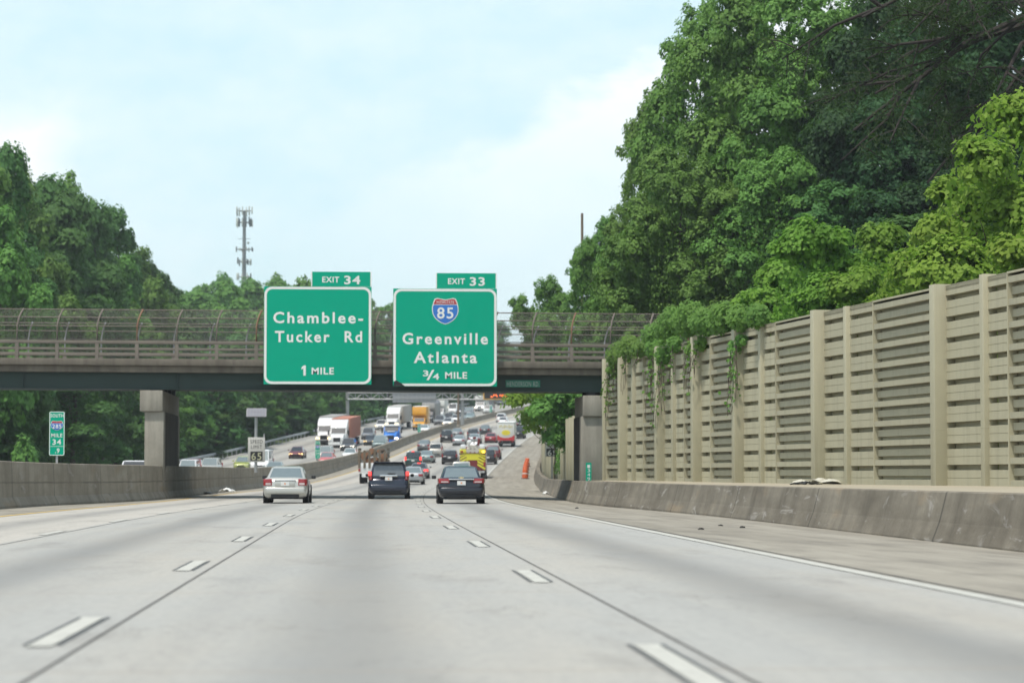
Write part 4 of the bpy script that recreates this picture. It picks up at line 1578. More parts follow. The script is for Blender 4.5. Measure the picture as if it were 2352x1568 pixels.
    for sg in (-1, 1):
        poly = [(sg * tl[0] * h, b2 - 0.012), (sg * 0.86 * h, b2 - 0.008), (sg * 0.955 * h, b2 + 0.06), (sg * 1.0 * h, b2 + 0.34), (sg * 0.9 * h, b2 + 0.34), (sg * tl[0] * h, b2 + 0.12)]
        lm = MB().prism_z(poly, tl[1], tl[2]).build('tail_lamp', M_BRAKE if brake else M_TAIL, r, bevel=0.015)
        if detail > 1:
            MB().box(*sorted((sg * (tl[0] + 0.05) * h, sg * 0.86 * h)), b2 - 0.018, b2 - 0.011, tl[1] + 0.03, tl[1] + (tl[2] - tl[1]) * 0.42).build('clear_lens', M_TAILC, lm)
        hp = [(sg * 0.46 * h, f2 - 0.01), (sg * 0.72 * h, f2 - 0.045), (sg * 0.86 * h, f2 - 0.11), (sg * 0.965 * h, f2 - 0.40), (sg * 0.86 * h, f2 - 0.42), (sg * 0.46 * h, f2 - 0.14)]
        MB().prism_z(hp, nose - 0.21, nose - 0.05).build('headlamp', {None: M_HEAD, 'on': M_HEADON, 'yellow': M_HEADY}[lights], r, bevel=0.015)
    if brake:
        MB().box(-0.16, 0.16, rr - 0.05, rr + 0.02, zt - 0.02, zt + 0.05).build('high_brake_lamp', M_BRAKE, r)
    # mirrors
    for sg in (-1, 1):
        xx = sorted((sg * (h + 0.02), sg * (h + 0.20)))
        MB().box(xx[0], xx[1], fb - 0.42, fb - 0.30, belt + 0.02, belt + 0.16).build('mirror', pm if detail < 2 else M_TRIM, r, bevel=0.03)
    # bumpers, grille, plate
    MB().box(-h * 0.62, h * 0.62, b2 - 0.015, b2 + 0.25, gc + 0.02, gc + 0.17).build('rear_valance', M_TRIM, r, bevel=0.02)
    MB().box(-h * 0.60, h * 0.60, f2 - 0.10, f2 + 0.012, gc + 0.08, gc + 0.24).build('air_intake', M_TRIM, r, bevel=0.02)
    MB().box(-h * 0.40, h * 0.40, f2 - 0.10, f2 + 0.016, nose - 0.24, nose - 0.10).build('grille', M_TRIM, r, bevel=0.02)
    pz = s.get('pz', tail - 0.32)
    plt = MB().box(-0.165, 0.165, b2 - 0.045, b2 + 0.05, pz, pz + 0.165).build('number_plate', M_PLATE, r)
    if detail > 1:
        MB().lathe([(0.035, -0.034), (0.035, -0.03)], 'y', 12, (0, b2 - 0.015, pz + 0.08)).build('emblem', M_PEACH, plt)
    if kind == 'pickup':
        MB().box(-h * 0.80, h * 0.80, b2 + 0.12, rb - 0.12, belt - 0.08, belt + 0.012).build('load_bed', M_TRIM, r)
    return r


def put(r, X, Y, away, L, h=0.0, lane=None, d=None):
    """Stand a vehicle on the carriageway where the photo shows its near end."""
    if d is None:
        d = on_road(X, Y, h)
    if lane is None:
        n = P(X, 1000, d).x - shift(d)
    else:
        n = lane
    dc = d + (L / 2 - 0.8)
    r.location = (n + shift(dc), dc, zroad(dc) + cross(n) + 0.005)
    head = math.atan(dshift(dc))
    pt = pitch_at(dc)
    if away:
        r.rotation_euler = (pt, 0, -head)
    else:
        r.rotation_euler = (-pt, 0, math.pi - head)
    return r


P_SILV = paint('warm silver', (0.50, 0.50, 0.46), 0.35)
P_SIL2 = paint('cool silver', (0.42, 0.44, 0.45), 0.4)
P_NAVY = paint('dark navy', (0.005, 0.007, 0.014), 0.1, 0.25)
P_NAVY2 = paint('navy minivan', (0.010, 0.016, 0.034), 0.1, 0.25)
P_BLACK = paint('black', (0.010, 0.010, 0.012), 0.1, 0.25)
P_WHITE = paint('white', (0.74, 0.75, 0.74), 0.0)
P_GREY = paint('mid grey', (0.15, 0.16, 0.17), 0.3)
P_DGREY = paint('dark grey', (0.055, 0.06, 0.066), 0.3)
P_GREEN = paint('deep green', (0.010, 0.045, 0.042), 0.2)
P_TEAL = paint('pale teal', (0.24, 0.31, 0.31), 0.35)
P_RED = paint('red', (0.30, 0.016, 0.024), 0.1)
P_PINK = paint('faded red', (0.52, 0.13, 0.13), 0.1)
P_MAROON = paint('maroon', (0.13, 0.016, 0.024), 0.2)
P_LIME = paint('lime', (0.42, 0.47, 0.15), 0.1)
P_TAN = paint('champagne', (0.46, 0.44, 0.40), 0.35)
P_BLUE = paint('bright blue', (0.025, 0.19, 0.62), 0.05)
P_YELL = paint('yellow truck', (0.72, 0.34, 0.02), 0.0)
P_BOX = paint('box white', (0.66, 0.66, 0.62), 0.0, 0.5)

# --- the three cars nearest the camera
cam_v = dict(L=4.81, W=1.80, H=1.49, tail=1.02, rb=-1.70, rr=-0.80, tl=(0.58, 0.70, 0.97), pz=0.70)
r = make_car('sedan', P_SILV, 'silver sedan with red tail lamps, leftmost of the three cars nearest the camera', 'car', detail=2, variant=cam_v, glass=M_GLASSL)
put(r, 657.5, 1148.5, True, 4.81, d=102.0)
MB().box(-0.42, 0.42, -4.81 / 2 - 0.022, -4.81 / 2 + 0.05, 0.90, 0.935).build('boot_trim', M_CHROME, r, bevel=0.008)
MB().box(-0.40, 0.40, -4.81 / 2 - 0.018, -4.81 / 2 + 0.05, 0.66, 0.885).build('plate_recess', P_SILV, r, bevel=0.02)
MB().box(-0.80, 0.80, -4.81 / 2 - 0.07, -4.81 / 2 + 0.3, 0.36, 0.64).build('bumper', P_SILV, r, bevel=0.07, seg=3)
van_v = dict(L=5.14, W=1.95, H=1.76, tl=(0.80, 0.90, 1.30), tail=1.02, pz=0.87)
r = make_car('minivan', P_NAVY2, 'dark navy minivan with chrome strip above its plate, brake lamps lit', 'minivan', detail=2, variant=van_v, glass_rear=M_GLASSM)
put(r, 893.5, 1140.5, True, 5.14, d=120.0)
b2 = -5.14 / 2
MB().box(-0.42, 0.42, b2 - 0.015, b2 + 0.22, 1.05, 1.14).build('chrome_strip', M_CHROME, r, bevel=0.02)
for sg in (-1, 1):
    MB().box(*sorted((sg * 0.82, sg * 0.955)), b2 - 0.02, b2 + 0.1, 1.10, 1.29).build('brake_lamp', M_BRAKE, r, bevel=0.01)
MB().box(-0.72, 0.72, b2 + 0.10, b2 + 0.5, 1.70, 1.75).build('spoiler', P_NAVY2, r, bevel=0.02)
MB().box(-0.86, 0.86, b2 - 0.07, b2 + 0.3, 0.36, 0.68).build('bumper', P_NAVY2, r, bevel=0.06, seg=3)
MB().box(-0.05, 0.32, b2 - 0.0, b2 + 0.14, 1.19, 1.215).build('wiper', M_TRIM, r)
for x in (-0.62, 0.62):
    MB().box(x - 0.02, x + 0.02, -1.9, 0.5, 1.765, 1.80).build('roof_rail', M_TRIM, r)
imp_v = dict(L=5.10, W=1.855, H=1.49, tail=1.02, rb=-1.80, rr=-0.85, tl=(0.50, 0.80, 0.99), pz=0.73)
r = make_car('sedan', P_NAVY, 'dark navy sedan with chrome boot strip, rightmost of the three cars nearest the camera', 'car', detail=2, variant=imp_v, glass_rear=M_GLASSL)
put(r, 1059, 1150.3, True, 5.1, d=99.5)
b2 = -5.10 / 2
MB().box(-0.50, 0.50, b2 - 0.03, b2 + 0.05, 0.935, 0.985).build('chrome_strip', M_CHROME, r, bevel=0.008)
bw = [(-0.11, 1.005), (-0.05, 1.005), (-0.045, 0.985), (0.045, 0.985), (0.05, 1.005), (0.11, 1.005), (0.10, 1.035), (0.045, 1.035), (0.04, 1.055), (-0.04, 1.055), (-0.045, 1.035), (-0.10, 1.035)]
MB().prism_y(bw, b2 - 0.035, b2 + 0.10).build('badge', pmat('gold badge', (0.62, 0.50, 0.26), 0.3, 0.6), r)
MB().box(-0.84, 0.84, b2 - 0.07, b2 + 0.3, 0.36, 0.64).build('bumper', P_NAVY, r, bevel=0.07, seg=3)

# --- going away: kind, paint, X centre, Y at the tyres, label, options
AWAY = [
    ('sedan', P_SIL2, 948, 1112.5, 'silver sedan just right of the navy minivan', dict(glass=M_GLASSL)),
    ('sedan', P_GREY, 962, 1099, 'grey sedan with three red brake lamps lit', dict(brake=True)),
    ('suv', P_GREEN, 949.5, 1074, 'dark green sport utility car with brake lamps lit', dict(brake=True, variant=dict(H=1.85))),
    ('sedan', P_TEAL, 979, 1063, 'pale teal sedan with one tail lamp showing beside the green sport utility car', dict(glass=M_GLASSL)),
    ('sedan', P_GREY, 973.8, 1035, 'grey sedan closest to the median ahead of the green sport utility car', dict(glass=M_GLASSL)),
    ('suv', P_TAN, 1000.7, 1049, 'champagne sport utility car between the grey sedan and a black hatch', {}),
    ('suv', P_BLACK, 1025.8, 1016, 'black boxy sport utility car near the median uphill', dict(variant=dict(H=1.9))),
    ('sedan', P_GREY, 1049, 1005, 'grey sedan immediately right of the black boxy sport utility car', dict(glass=M_GLASSL)),
    ('sedan', P_SIL2, 1053.8, 1023, 'bright silver sedan in the middle lane uphill', dict(glass=M_GLASSL)),
    ('suv', P_BLACK, 1033, 1066, 'black hatch with dull red lamps left of the fire engine', dict(variant=dict(H=1.66))),
    ('suv', P_DGREY, 1087, 1010, 'dark sport utility car above the fire engine with a white plate', {}),
    ('sedan', P_DGREY, 1113.7, 997, 'dark grey sedan above the red car', dict(glass=M_GLASSL)),
    ('sedan', P_RED, 1127, 1017, 'bright red sedan left of the white and red box truck', {}),
    ('suv', P_MAROON, 1132.6, 1055, 'maroon sport utility car in the right lane below the box truck', dict(glass_rear=M_GLASSL)),
    ('suv', P_TAN, 1060, 1110, 'champagne sport utility car half hidden behind the navy sedan', dict(glass=M_GLASSL, variant=dict(H=1.85))),
    ('suv', P_BLACK, 1121.5, 1066, 'black car partly hidden behind the right side of the fire engine', {}),
    ('suv', P_WHITE, 1150.6, 970, 'white sport utility car farthest up the right-hand carriageway', {}),
    ('sedan', P_WHITE, 1154.6, 976, 'white sedan with dark rear window just below the farthest white car', {}),
    ('pickup', P_BLACK, 1190, 1007, 'black pickup beside the box truck and half behind leaves', {}),
    ('sedan', P_BLACK, 1197, 983, 'black sedan peeping out behind the overhanging leaves', {}),
    ('sedan', P_SIL2, 1089.6, 1019, 'pale grey sedan directly above the fire engine', dict(glass=M_GLASSL)),
]
CATS = {'sedan': 'car', 'suv': 'car', 'compact': 'car', 'minivan': 'minivan', 'van': 'van', 'pickup': 'pickup'}
for kind, pm, X, Y, lab, op in AWAY:
    r = make_car(kind, pm, lab, CATS[kind], 'cars driving away uphill', **op)
    put(r, X, Y, True, SPEC[kind]['L'])
# --- coming towards the camera; 'top' entries give the Y of the roof because the barrier hides the wheels
COMING = [
    ('sedan', P_MAROON, 680.3, 1053, 0, 'maroon oncoming car with yellow head lamps lit', dict(lights='yellow')),
    ('suv', P_DGREY, 798.4, 1037, 0, 'dark grey oncoming car with bright lamps beside the rust trailer truck', dict(lights='on')),
    ('suv', P_GREY, 844, 1009, 0, 'grey oncoming car behind the dark one with lit lamps', {}),
    ('sedan', P_DGREY, 850, 1022.5, 0, 'dark oncoming sedan with yellowish lamps right of the rust trailer', dict(lights='yellow')),
    ('minivan', P_TEAL, 871, 1030, 0, 'pale teal oncoming minivan left of the blue tractor', dict(glass=M_GLASSL)),
    ('suv', P_WHITE, 874.4, 987.5, 0, 'white oncoming car with lamps lit by the guardrail', dict(lights='yellow')),
    ('sedan', P_WHITE, 973, 995.5, 0, 'white oncoming sedan below the yellow box truck', dict(glass=M_GLASSL)),
    ('suv', P_GREY, 1008.5, 976, 0, 'grey oncoming car below the white box truck', {}),
    ('suv', P_DGREY, 1030, 969.5, 0, 'dark oncoming car with one bright lamp near the gantry column', dict(lights='on')),
    ('sedan', P_WHITE, 1027.5, 979, 0, 'white oncoming sedan with lamps lit beside the median', dict(lights='yellow')),
    ('van', P_WHITE, 1038.8, 951, 0, 'white oncoming van behind the white box truck', {}),
    ('sedan', P_WHITE, 1045.5, 970, 0, 'small white oncoming car close to the brown pole', dict(lights='on')),
    ('sedan', P_GREY, 1055.5, 969, 0, 'grey oncoming car with a bright lamp between the two poles', dict(lights='on')),
    ('sedan', P_SIL2, 1060, 951, 0, 'silver oncoming car behind the gantry column', {}),
    ('suv', P_GREY, 1075, 954.5, 0, 'blue grey oncoming car right of the gantry column', dict(glass=M_GLASSL)),
    ('sedan', P_TEAL, 1077.5, 964.5, 0, 'pale oncoming sedan close to the median past the gantry column', dict(glass=M_GLASSL)),
    ('pickup', P_WHITE, 1120, 950, 0, 'white oncoming pickup at the far green marker', {}),
    ('van', P_DGREY, 1121.5, 936, 0, 'dark oncoming van behind the farthest white truck', {}),
    ('suv', P_DGREY, 1151, 931, 0, 'dark oncoming car farthest up the hill', {}),
    ('van', P_WHITE, 309, 1057, 1, 'white roof of an oncoming van left of the bridge pier', dict(variant=dict(H=1.95))),
    ('suv', P_WHITE, 429.5, 1055.5, 1, 'white oncoming car just right of the bridge pier', dict(glass=M_GLASSL)),
    ('sedan', P_RED, 443, 1054.5, 1, 'red oncoming car half hidden behind a white one', {}),
    ('suv', P_SILV, 480, 1051.6, 1, 'silver oncoming car over the median right of the pier', dict(glass=M_GLASSL)),
    ('compact', P_LIME, 555.8, 1048, 1, 'lime green oncoming small car left of the speed limit sign', dict(glass=M_GLASSL)),
    ('van', P_WHITE, 597, 1033, 1, 'white oncoming van right behind the speed limit sign', dict(glass=M_GLASSL)),
    ('sedan', P_TEAL, 629, 1060.5, 1, 'roof of a pale oncoming car behind the median right of the white van', dict(glass=M_GLASSL)),
    ('sedan', P_PINK, 748.8, 1039, 1, 'faded red oncoming car over the median below the white trucks', dict(glass=M_GLASSL)),
    ('suv', P_SILV, 745, 1024.5, 1, 'silver oncoming car behind the narrow green marker', dict(glass=M_GLASSL)),
    ('sedan', P_WHITE, 802.5, 1029.5, 1, 'white oncoming car low behind the median below the rust trailer', dict(glass=M_GLASSL)),
]
for kind, pm, X, Y, top, lab, op in COMING:
    r = make_car(kind, pm, lab, CATS[kind], 'cars coming towards the camera', toward=True, **op)
    hh = (op.get('variant') or {}).get('H', SPEC[kind]['H']) if top else 0.0
    put(r, X, Y, False, SPEC[kind]['L'], hh)


# --- trucks
def truck_wheels(r, W, ys, R=0.5):
    wheels(r, W, ys, R, 0.30)


def make_semi(cab, trailer, label, lights=None, dark_face=False):
    """Conventional tractor with sleeper; front at +y. trailer = material or None."""
    r = empty('semi_truck')
    tag(r, label, 'truck', 'trucks on the oncoming road')
    f2 = 4.0
    hood = MB().prism_x([(f2 - 0.05, 0.62), (f2, 0.9), (f2 - 0.06, 1.50), (f2 - 0.35, 1.72), (f2 - 1.75, 1.98), (f2 - 1.9, 1.98), (f2 - 1.9, 0.62)], -0.92, 0.92)
    for sg in (-1, 1):
        hood.prism_x([(f2 - 0.10, 0.60), (f2 - 0.08, 1.05), (f2 - 0.45, 1.28), (f2 - 1.35, 1.25), (f2 - 1.55, 0.80), (f2 - 1.35, 0.95), (f2 - 0.5, 0.95)], *sorted((sg * 0.921, sg * 1.20)))
    hd = hood.build('hood', cab, r, bevel=0.06, seg=2)
    cb = MB().prism_x([(f2 - 1.902, 0.72), (f2 - 1.902, 1.98), (f2 - 2.45, 2.72), (f2 - 2.7, 2.78), (f2 - 4.9, 2.78), (f2 - 4.9, 0.72)], -1.15, 1.15)
    cb.build('cab', cab, r, bevel=0.07, seg=2)
    fa = MB().prism_x([(f2 - 2.35, 2.72), (f2 - 2.75, 3.25), (f2 - 3.4, 3.72), (f2 - 3.9, 3.86), (f2 - 4.95, 3.9), (f2 - 4.95, 2.72)], -1.2, 1.2)
    fa.build('roof_fairing', cab, r, bevel=0.12, seg=3)
    g = MB()
    pane(g, ((1.12, f2 - 1.902, 1.98), (-1.12, f2 - 1.902, 1.98), (-1.12, f2 - 2.45, 2.72), (1.12, f2 - 2.45, 2.72)), 0.05, 0.95, 0.05, 0.95, 0.004)
    g.build('windscreen', M_GLASS, r)
    for sg in (-1, 1):
        MB().box(*sorted((sg * 1.14, sg * 1.162)), f2 - 3.3, f2 - 2.4, 1.85, 2.55).build('side_window', M_GLASS, r)
        MB().box(*sorted((sg * 1.30, sg * 1.52)), f2 - 2.25, f2 - 2.15, 1.75, 2.45).build('mirror', M_TRIM, r)
        MB().box(*sorted((sg * 0.62, sg * 1.12)), f2 - 0.22, f2 + 0.012, 0.92, 1.14).build('headlamp', {None: M_HEAD, 'on': M_HEADON, 'yellow': M_HEADY}[lights], r, bevel=0.03)
        MB().tube([(sg * 1.18, f2 - 3.3, 0.62), (sg * 1.18, f2 - 4.9, 0.62)], 0.30, 12).build('fuel_tank', M_CHROME, r, smooth=True)
    MB().box(-0.50, 0.50, f2 - 0.2, f2 + 0.02, 0.88, 1.48).build('grille', M_TRIM if not dark_face else M_BLACK, r, bevel=0.03)
    MB().box(-1.18, 1.18, f2 - 0.35, f2 + 0.08, 0.40, 0.74).build('bumper', M_TRIM if dark_face else cab, r, bevel=0.05)
    MB().box(-0.5, 0.5, -4.2, f2 - 0.4, 0.55, 0.85).build('chassis', M_TRIM, r)
    wheels(r, 2.45, (f2 - 0.95,), 0.5, 0.30)
    wheels(r, 2.45, (-2.0, -3.3), 0.5, 0.55)
    MB().box(-1.2, 1.2, -4.0, -1.3, 0.86, 1.02).build('fifth_wheel_deck', M_TRIM, r)
    if trailer:
        tr_ = MB().box(-1.29, 1.29, -15.6, -1.25, 1.15, 4.05).build('trailer', trailer, r, bevel=0.03)
        rb_ = MB()
        for y in np.arange(-15.2, -1.4, 0.6):
            rb_.box(1.291, 1.312, y, y + 0.06, 1.2, 4.0)
            rb_.box(-1.312, -1.291, y, y + 0.06, 1.2, 4.0)
        rb_.build('side_rib', trailer, tr_)
        MB().box(-0.5, 0.5, -15.4, -8, 0.8, 1.148).build('undercarriage', M_TRIM, r)
        wheels(r, 2.45, (-13.2, -14.5), 0.5, 0.55)
    return r


M_TRAILG = pmat('grey trailer', (0.33, 0.32, 0.30), 0.6, 0.1, var=0.1, scale=0.6)
M_TRAILW = pmat('pale trailer', (0.50, 0.49, 0.46), 0.6, 0.1, var=0.1, scale=0.6)
M_TRAILR = pmat('rust trailer', (0.42, 0.175, 0.115), 0.7, 0.0, var=0.15, scale=0.5)
for cab, trl, X, Y, lab, lt, dk in ((P_WHITE, M_TRAILG, 745, 1022.5, 'white semi truck with dark grille and grey trailer, leftmost by the guardrail', 'yellow', True),
                                   (P_WHITE, M_TRAILR, 775, 1028.5, 'white semi truck pulling a rust red container trailer', None, False),
                                   (P_WHITE, M_TRAILW, 900.5, 987.5, 'white semi truck with yellow lamps lit above the blue tractor', 'yellow', True),
                                   (P_BLUE, None, 897.8, 1022.5, 'bright blue semi tractor without a trailer behind the median', 'on', False)):
    r = make_semi(cab, trl, lab, lt, dk)
    d = on_road(X, Y)
    put(r, X, Y, False, 8.0)
    if trl is None:
        fr_ = [c for c in r.children if c.name.startswith('roof_fairing')]
        for c in fr_:
            bpy.data.objects.remove(c)
        MB().box(-1.15, 1.15, -0.4, 1.75, 2.70, 2.95).build('sun_visor', P_WHITE, r, bevel=0.05)
        MB().box(-0.55, 0.55, 2.4, 3.35, 1.93, 2.06).build('hood_deflector', P_WHITE, r, bevel=0.03)


def make_box_truck(cab, box, label, W=2.4, Hb=3.6, lights=None, toward=True, L=7.6):
    r = empty('box_truck')
    tag(r, label, 'truck', 'trucks on the oncoming road' if toward else None)
    f2, b2 = L / 2, -L / 2
    c = MB().prism_x([(f2 - 0.02, 0.50), (f2, 0.82), (f2 - 0.08, 1.22), (f2 - 0.95, 1.42), (f2 - 1.55, 2.18), (f2 - 1.75, 2.26), (f2 - 2.5, 2.26), (f2 - 2.5, 0.50)], -1.0, 1.0)
    c.build('cab', cab, r, bevel=0.07, seg=2)
    g = MB()
    pane(g, ((0.98, f2 - 0.95, 1.42), (-0.98, f2 - 0.95, 1.42), (-0.98, f2 - 1.55, 2.18), (0.98, f2 - 1.55, 2.18)), 0.06, 0.94, 0.06, 0.94, 0.004)
    g.build('windscreen', M_GLASS, r)
    for sg in (-1, 1):
        MB().box(*sorted((sg * 0.99, sg * 1.012)), f2 - 2.3, f2 - 1.5, 1.45, 2.08).build('side_window', M_GLASS, r)
        MB().box(*sorted((sg * 0.55, sg * 0.95)), f2 - 0.2, f2 + 0.01, 0.86, 1.08).build('headlamp', {None: M_HEAD, 'on': M_HEADON, 'yellow': M_HEADY}[lights], r, bevel=0.02)
        MB().box(*sorted((sg * 1.10, sg * 1.28)), f2 - 1.6, f2 - 1.5, 1.45, 1.85).build('mirror', M_TRIM, r)
        MB().box(*sorted((sg * 0.80, sg * 1.05)), b2 - 0.03, b2 + 0.05, 0.72, 0.86).build('tail_lamp', M_TAIL, r)
    MB().box(-0.50, 0.50, f2 - 0.2, f2 + 0.02, 0.84, 1.10).build('grille', M_TRIM, r, bevel=0.02)
    MB().box(-1.0, 1.0, f2 - 0.3, f2 + 0.07, 0.36, 0.60).build('bumper', M_TRIM, r, bevel=0.04)
    bx = MB().box(-W / 2, W / 2, b2, f2 - 2.35, 0.92, Hb)
    bx.prism_x([(f2 - 2.352, 2.3), (f2 - 1.55, 2.5), (f2 - 1.35, 2.8), (f2 - 1.45, Hb - 0.02), (f2 - 2.352, Hb - 0.02)], -W / 2 + 0.02, W / 2 - 0.02)
    bo = bx.build('cargo_box', box, r, bevel=0.05)
    MB().box(-W / 2 + 0.02, W / 2 - 0.02, b2 - 0.05, f2 - 1.6, Hb + 0.003, Hb + 0.03).build('box_roof', M_SIGNW, bo)
    MB().box(-0.5, 0.5, b2 + 0.1, f2 - 0.5, 0.5, 0.915).build('chassis', M_TRIM, r)
    MB().box(-1.1, 1.1, b2 - 0.15, b2 + 0.1, 0.45, 0.62).build('rear_bumper', M_TRIM, r)
    wheels(r, 2.1, (f2 - 1.0,), 0.42, 0.26)
    wheels(r, 2.3, (b2 + 1.7,), 0.42, 0.5)
    return r


r = make_box_truck(P_YELL, P_YELL, 'yellow box truck coming downhill by the guardrail', W=2.45, Hb=4.05)
put(r, 962.3, 988, False, 7.6)
r = make_box_truck(P_WHITE, P_BOX, 'white box truck coming downhill ahead of the gantry', W=2.4, Hb=3.9)
put(r, 1007, 962.5, False, 7.6)
r = make_box_truck(P_WHITE, P_BOX, 'white truck farthest up the oncoming road with a bright lamp', W=2.4, Hb=3.5, lights='on')
put(r, 1102, 945, False, 7.6)
# grey covered dump truck behind the yellow one
r = make_box_truck(P_DGREY, M_TRAILG, 'grey covered trailer truck behind the yellow box truck', W=2.5, Hb=3.7, L=11)
cv = MB().prism_y([(-1.2, 3.735), (1.2, 3.735), (0.9, 4.1), (0.4, 4.3), (-0.4, 4.3), (-0.9, 4.1)], -5.4, 3.0)
cv.build('tarpaulin', pmat('grey tarpaulin', (0.20, 0.21, 0.23), 0.8), r)
put(r, 983, 971, False, 11)

# box truck going away: white, red skirt, yellow oval with a red mark
r = make_box_truck(P_WHITE, P_BOX, 'white box truck driving away with red lower doors and a yellow oval', W=2.45, Hb=3.5, toward=False)
put(r, 1162.8, 1026, True, 7.6)
b2 = -3.8
bo = [c for c in r.children if c.name.startswith('cargo_box')][0]
M_TRED = pmat('truck red', (0.50, 0.03, 0.035), 0.5)
M_TYEL = pmat('truck yellow', (0.78, 0.66, 0.03), 0.5)
MB().prism_y([(-1.22, 0.95), (1.22, 0.95), (1.22, 1.75), (0.85, 1.45), (0.3, 1.30), (-0.3, 1.30), (-0.85, 1.45), (-1.22, 1.75)], b2 - 0.02, b2 - 0.002).build('red_skirt', M_TRED, bo)
MB().prism_y([(0.62 * math.cos(a), 2.05 + 0.36 * math.sin(a)) for a in np.linspace(0, 2 * math.pi, 24, endpoint=False)], b2 - 0.026, b2 - 0.004).build('yellow_oval', M_TYEL, bo)
M_TGOLD = pmat('truck gold lettering', (0.55, 0.47, 0.16), 0.6)
gm = MB()
for i, x in enumerate(np.linspace(-0.95, 0.85, 9)):
    gm.box(x, x + 0.13, b2 - 0.02, b2 - 0.003, 2.78 + 0.10 * math.sin(i * 1.7), 3.08 + 0.12 * math.sin(i * 2.3))
gm.build('gold_marks', M_TGOLD, bo)
gm = MB()
for i, x in enumerate(np.linspace(-0.3, 0.2, 3)):
    gm.box(x, x + 0.10, b2 - 0.032, b2 - 0.027, 1.98, 2.12)
gm.build('oval_marks', M_TGOLD, bo)

# landscape truck with plank sides and a load of logs
r = empty('stake_truck')
tag(r, 'white stake truck with plank tailgate loaded with brown logs', 'truck')
M_PLANK = pmat('weathered planks', (0.15, 0.12, 0.085), 0.9, var=0.4)
M_LOG = pmat('cut log ends', (0.30, 0.155, 0.085), 0.85, var=0.3)
M_LOGB = pmat('log bark', (0.13, 0.085, 0.05), 0.95, var=0.4)
bd = MB().box(-1.2, 1.2, -3.2, 1.4, 0.95, 1.75).build('bed', P_WHITE, r, bevel=0.02)
MB().box(-1.05, 1.05, 1.42, 3.4, 0.6, 2.2, top=(0.9, 0.7)).build('cab', P_WHITE, r, bevel=0.08)
MB().box(-0.5, 0.5, -3.1, 3.0, 0.5, 0.948).build('chassis', M_TRIM, r)
MB().box(-0.9, 0.9, -3.25, -3.2, 0.55, 0.93).build('rear_bumper', P_WHITE, r)
for i, x in enumerate(np.linspace(-1.12, 1.02, 6)):
    MB().box(x - 0.08, x + 0.11, -3.26, -3.21, 1.30, 2.85 - 0.05 * (i % 3)).build('stake', M_PLANK, r)
for sg in (-1, 1):
    sb = MB()
    for k in range(4):
        sb.box(*sorted((sg * 1.20, sg * 1.245)), -3.18, 1.4, 1.78 + k * 0.32, 2.02 + k * 0.32)
    sb.build('side_boards', M_PLANK, r)
    MB().box(*sorted((sg * 1.02, sg * 1.18)), -3.28, -3.22, 1.02, 1.26).build('tail_lamp', M_TAIL, r)
rl = random.Random(4)
for k in range(15):
    x, z = rl.uniform(-0.85, 1.0), rl.uniform(1.85, 2.35) + (0.4 if k > 8 else 0)
    rad = rl.uniform(0.16, 0.34)
    y0 = -3.1 + rl.uniform(0.0, 0.5)
    lg = MB().tube([(x, y0, z), (x + rl.uniform(-.2, .2), y0 + 3.6, z + rl.uniform(-.1, .1))], rad, 9).build('log', M_LOGB, r, smooth=True)
    MB().tube([(x, y0 - 0.012, z), (x, y0 + 0.02, z)], rad * 0.93, 9).build('cut_end', M_LOG, lg)
wheels(r, 2.3, (-2.1, 2.5), 0.42, 0.4)
put(r, 857, 1110, True, 6.4)

# fire engine seen from behind
r = empty('fire_engine')
tag(r, 'fire engine with yellow and red chevrons and white gear on top, amber lamp flashing', 'fire engine')
M_FRED = paint('fire red', (0.16, 0.012, 0.014), 0.0)
M_FYEL = pmat('chevron yellow', (0.66, 0.62, 0.04), 0.5)
bd = MB().box(-1.22, 1.22, -4.3, 0.8, 0.75, 2.35).build('body', M_FRED, r, bevel=0.04)
MB().box(-0.57, 0.57, -4.345, -4.302, 1.72, 2.34).build('gear_shutter', M_FYEL, bd)
MB().box(-1.2, 1.2, 0.82, 4.4, 0.6, 2.9).build('cab', M_FRED, r, bevel=0.1)
MB().box(-1.18, 1.18, 0.9, 4.3, 2.903, 3.05).build('cab_roof', P_WHITE, r, bevel=0.05)
for k in range(7):
    for sg in (-1, 1):
        z = 0.80 + k * 0.30
        q = [(sg * 1.2, z), (sg * 1.2, z + 0.20), (sg * 0.45, z + 0.62), (sg * 0.45, z + 0.42)]
        q = [(x, min(zz, 2.34)) for x, zz in q]
        if len(set(zz for _, zz in q)) > 2:
            MB().prism_y(q, -4.335, -4.302).build('chevron', M_FYEL, bd)
for sg in (-1, 1):
    MB().box(*sorted((sg * 0.58, sg * 1.22)), -4.36, -2.6, 2.353, 2.72).build('side_locker', M_FYEL, r, bevel=0.03)
    MB().box(*sorted((sg * 0.64, sg * 1.16)), -4.30, -3.0, 2.725, 3.20).build('white_case', P_WHITE, r, bevel=0.12)
    MB().box(*sorted((sg * 1.02, sg * 1.20)), -4.37, -4.30, 1.15, 1.55).build('tail_lamp', M_TAIL, r)
    MB().box(*sorted((sg * 0.90, sg * 1.15)), -4.40, -4.355, 2.42, 2.60).build('beacon', M_AMBER if sg > 0 else M_TAIL, r)
MB().box(-0.50, 0.50, -4.33, -4.303, 0.85, 2.2).build('rear_door', pmat('roller door', (0.17, 0.02, 0.02), 0.5), r)
hb = MB()
for k, x in enumerate((-0.40, 0.0, 0.40)):
    hb.tube([(x, -4.42, 2.62), (x, -2.0, 2.75)], 0.22, 10)
    hb.tube([(x * 0.7, -4.40, 2.98), (x * 0.7, -2.0, 3.0)], 0.18, 10)
hb.build('hose_rolls', pmat('pale hose', (0.55, 0.52, 0.46), 0.8), r, smooth=True)
ld = MB()
for x in (-0.34, 0.34):
    ld.tube([(x, -4.45, 3.15), (x, 3.6, 3.35)], 0.06, 6)
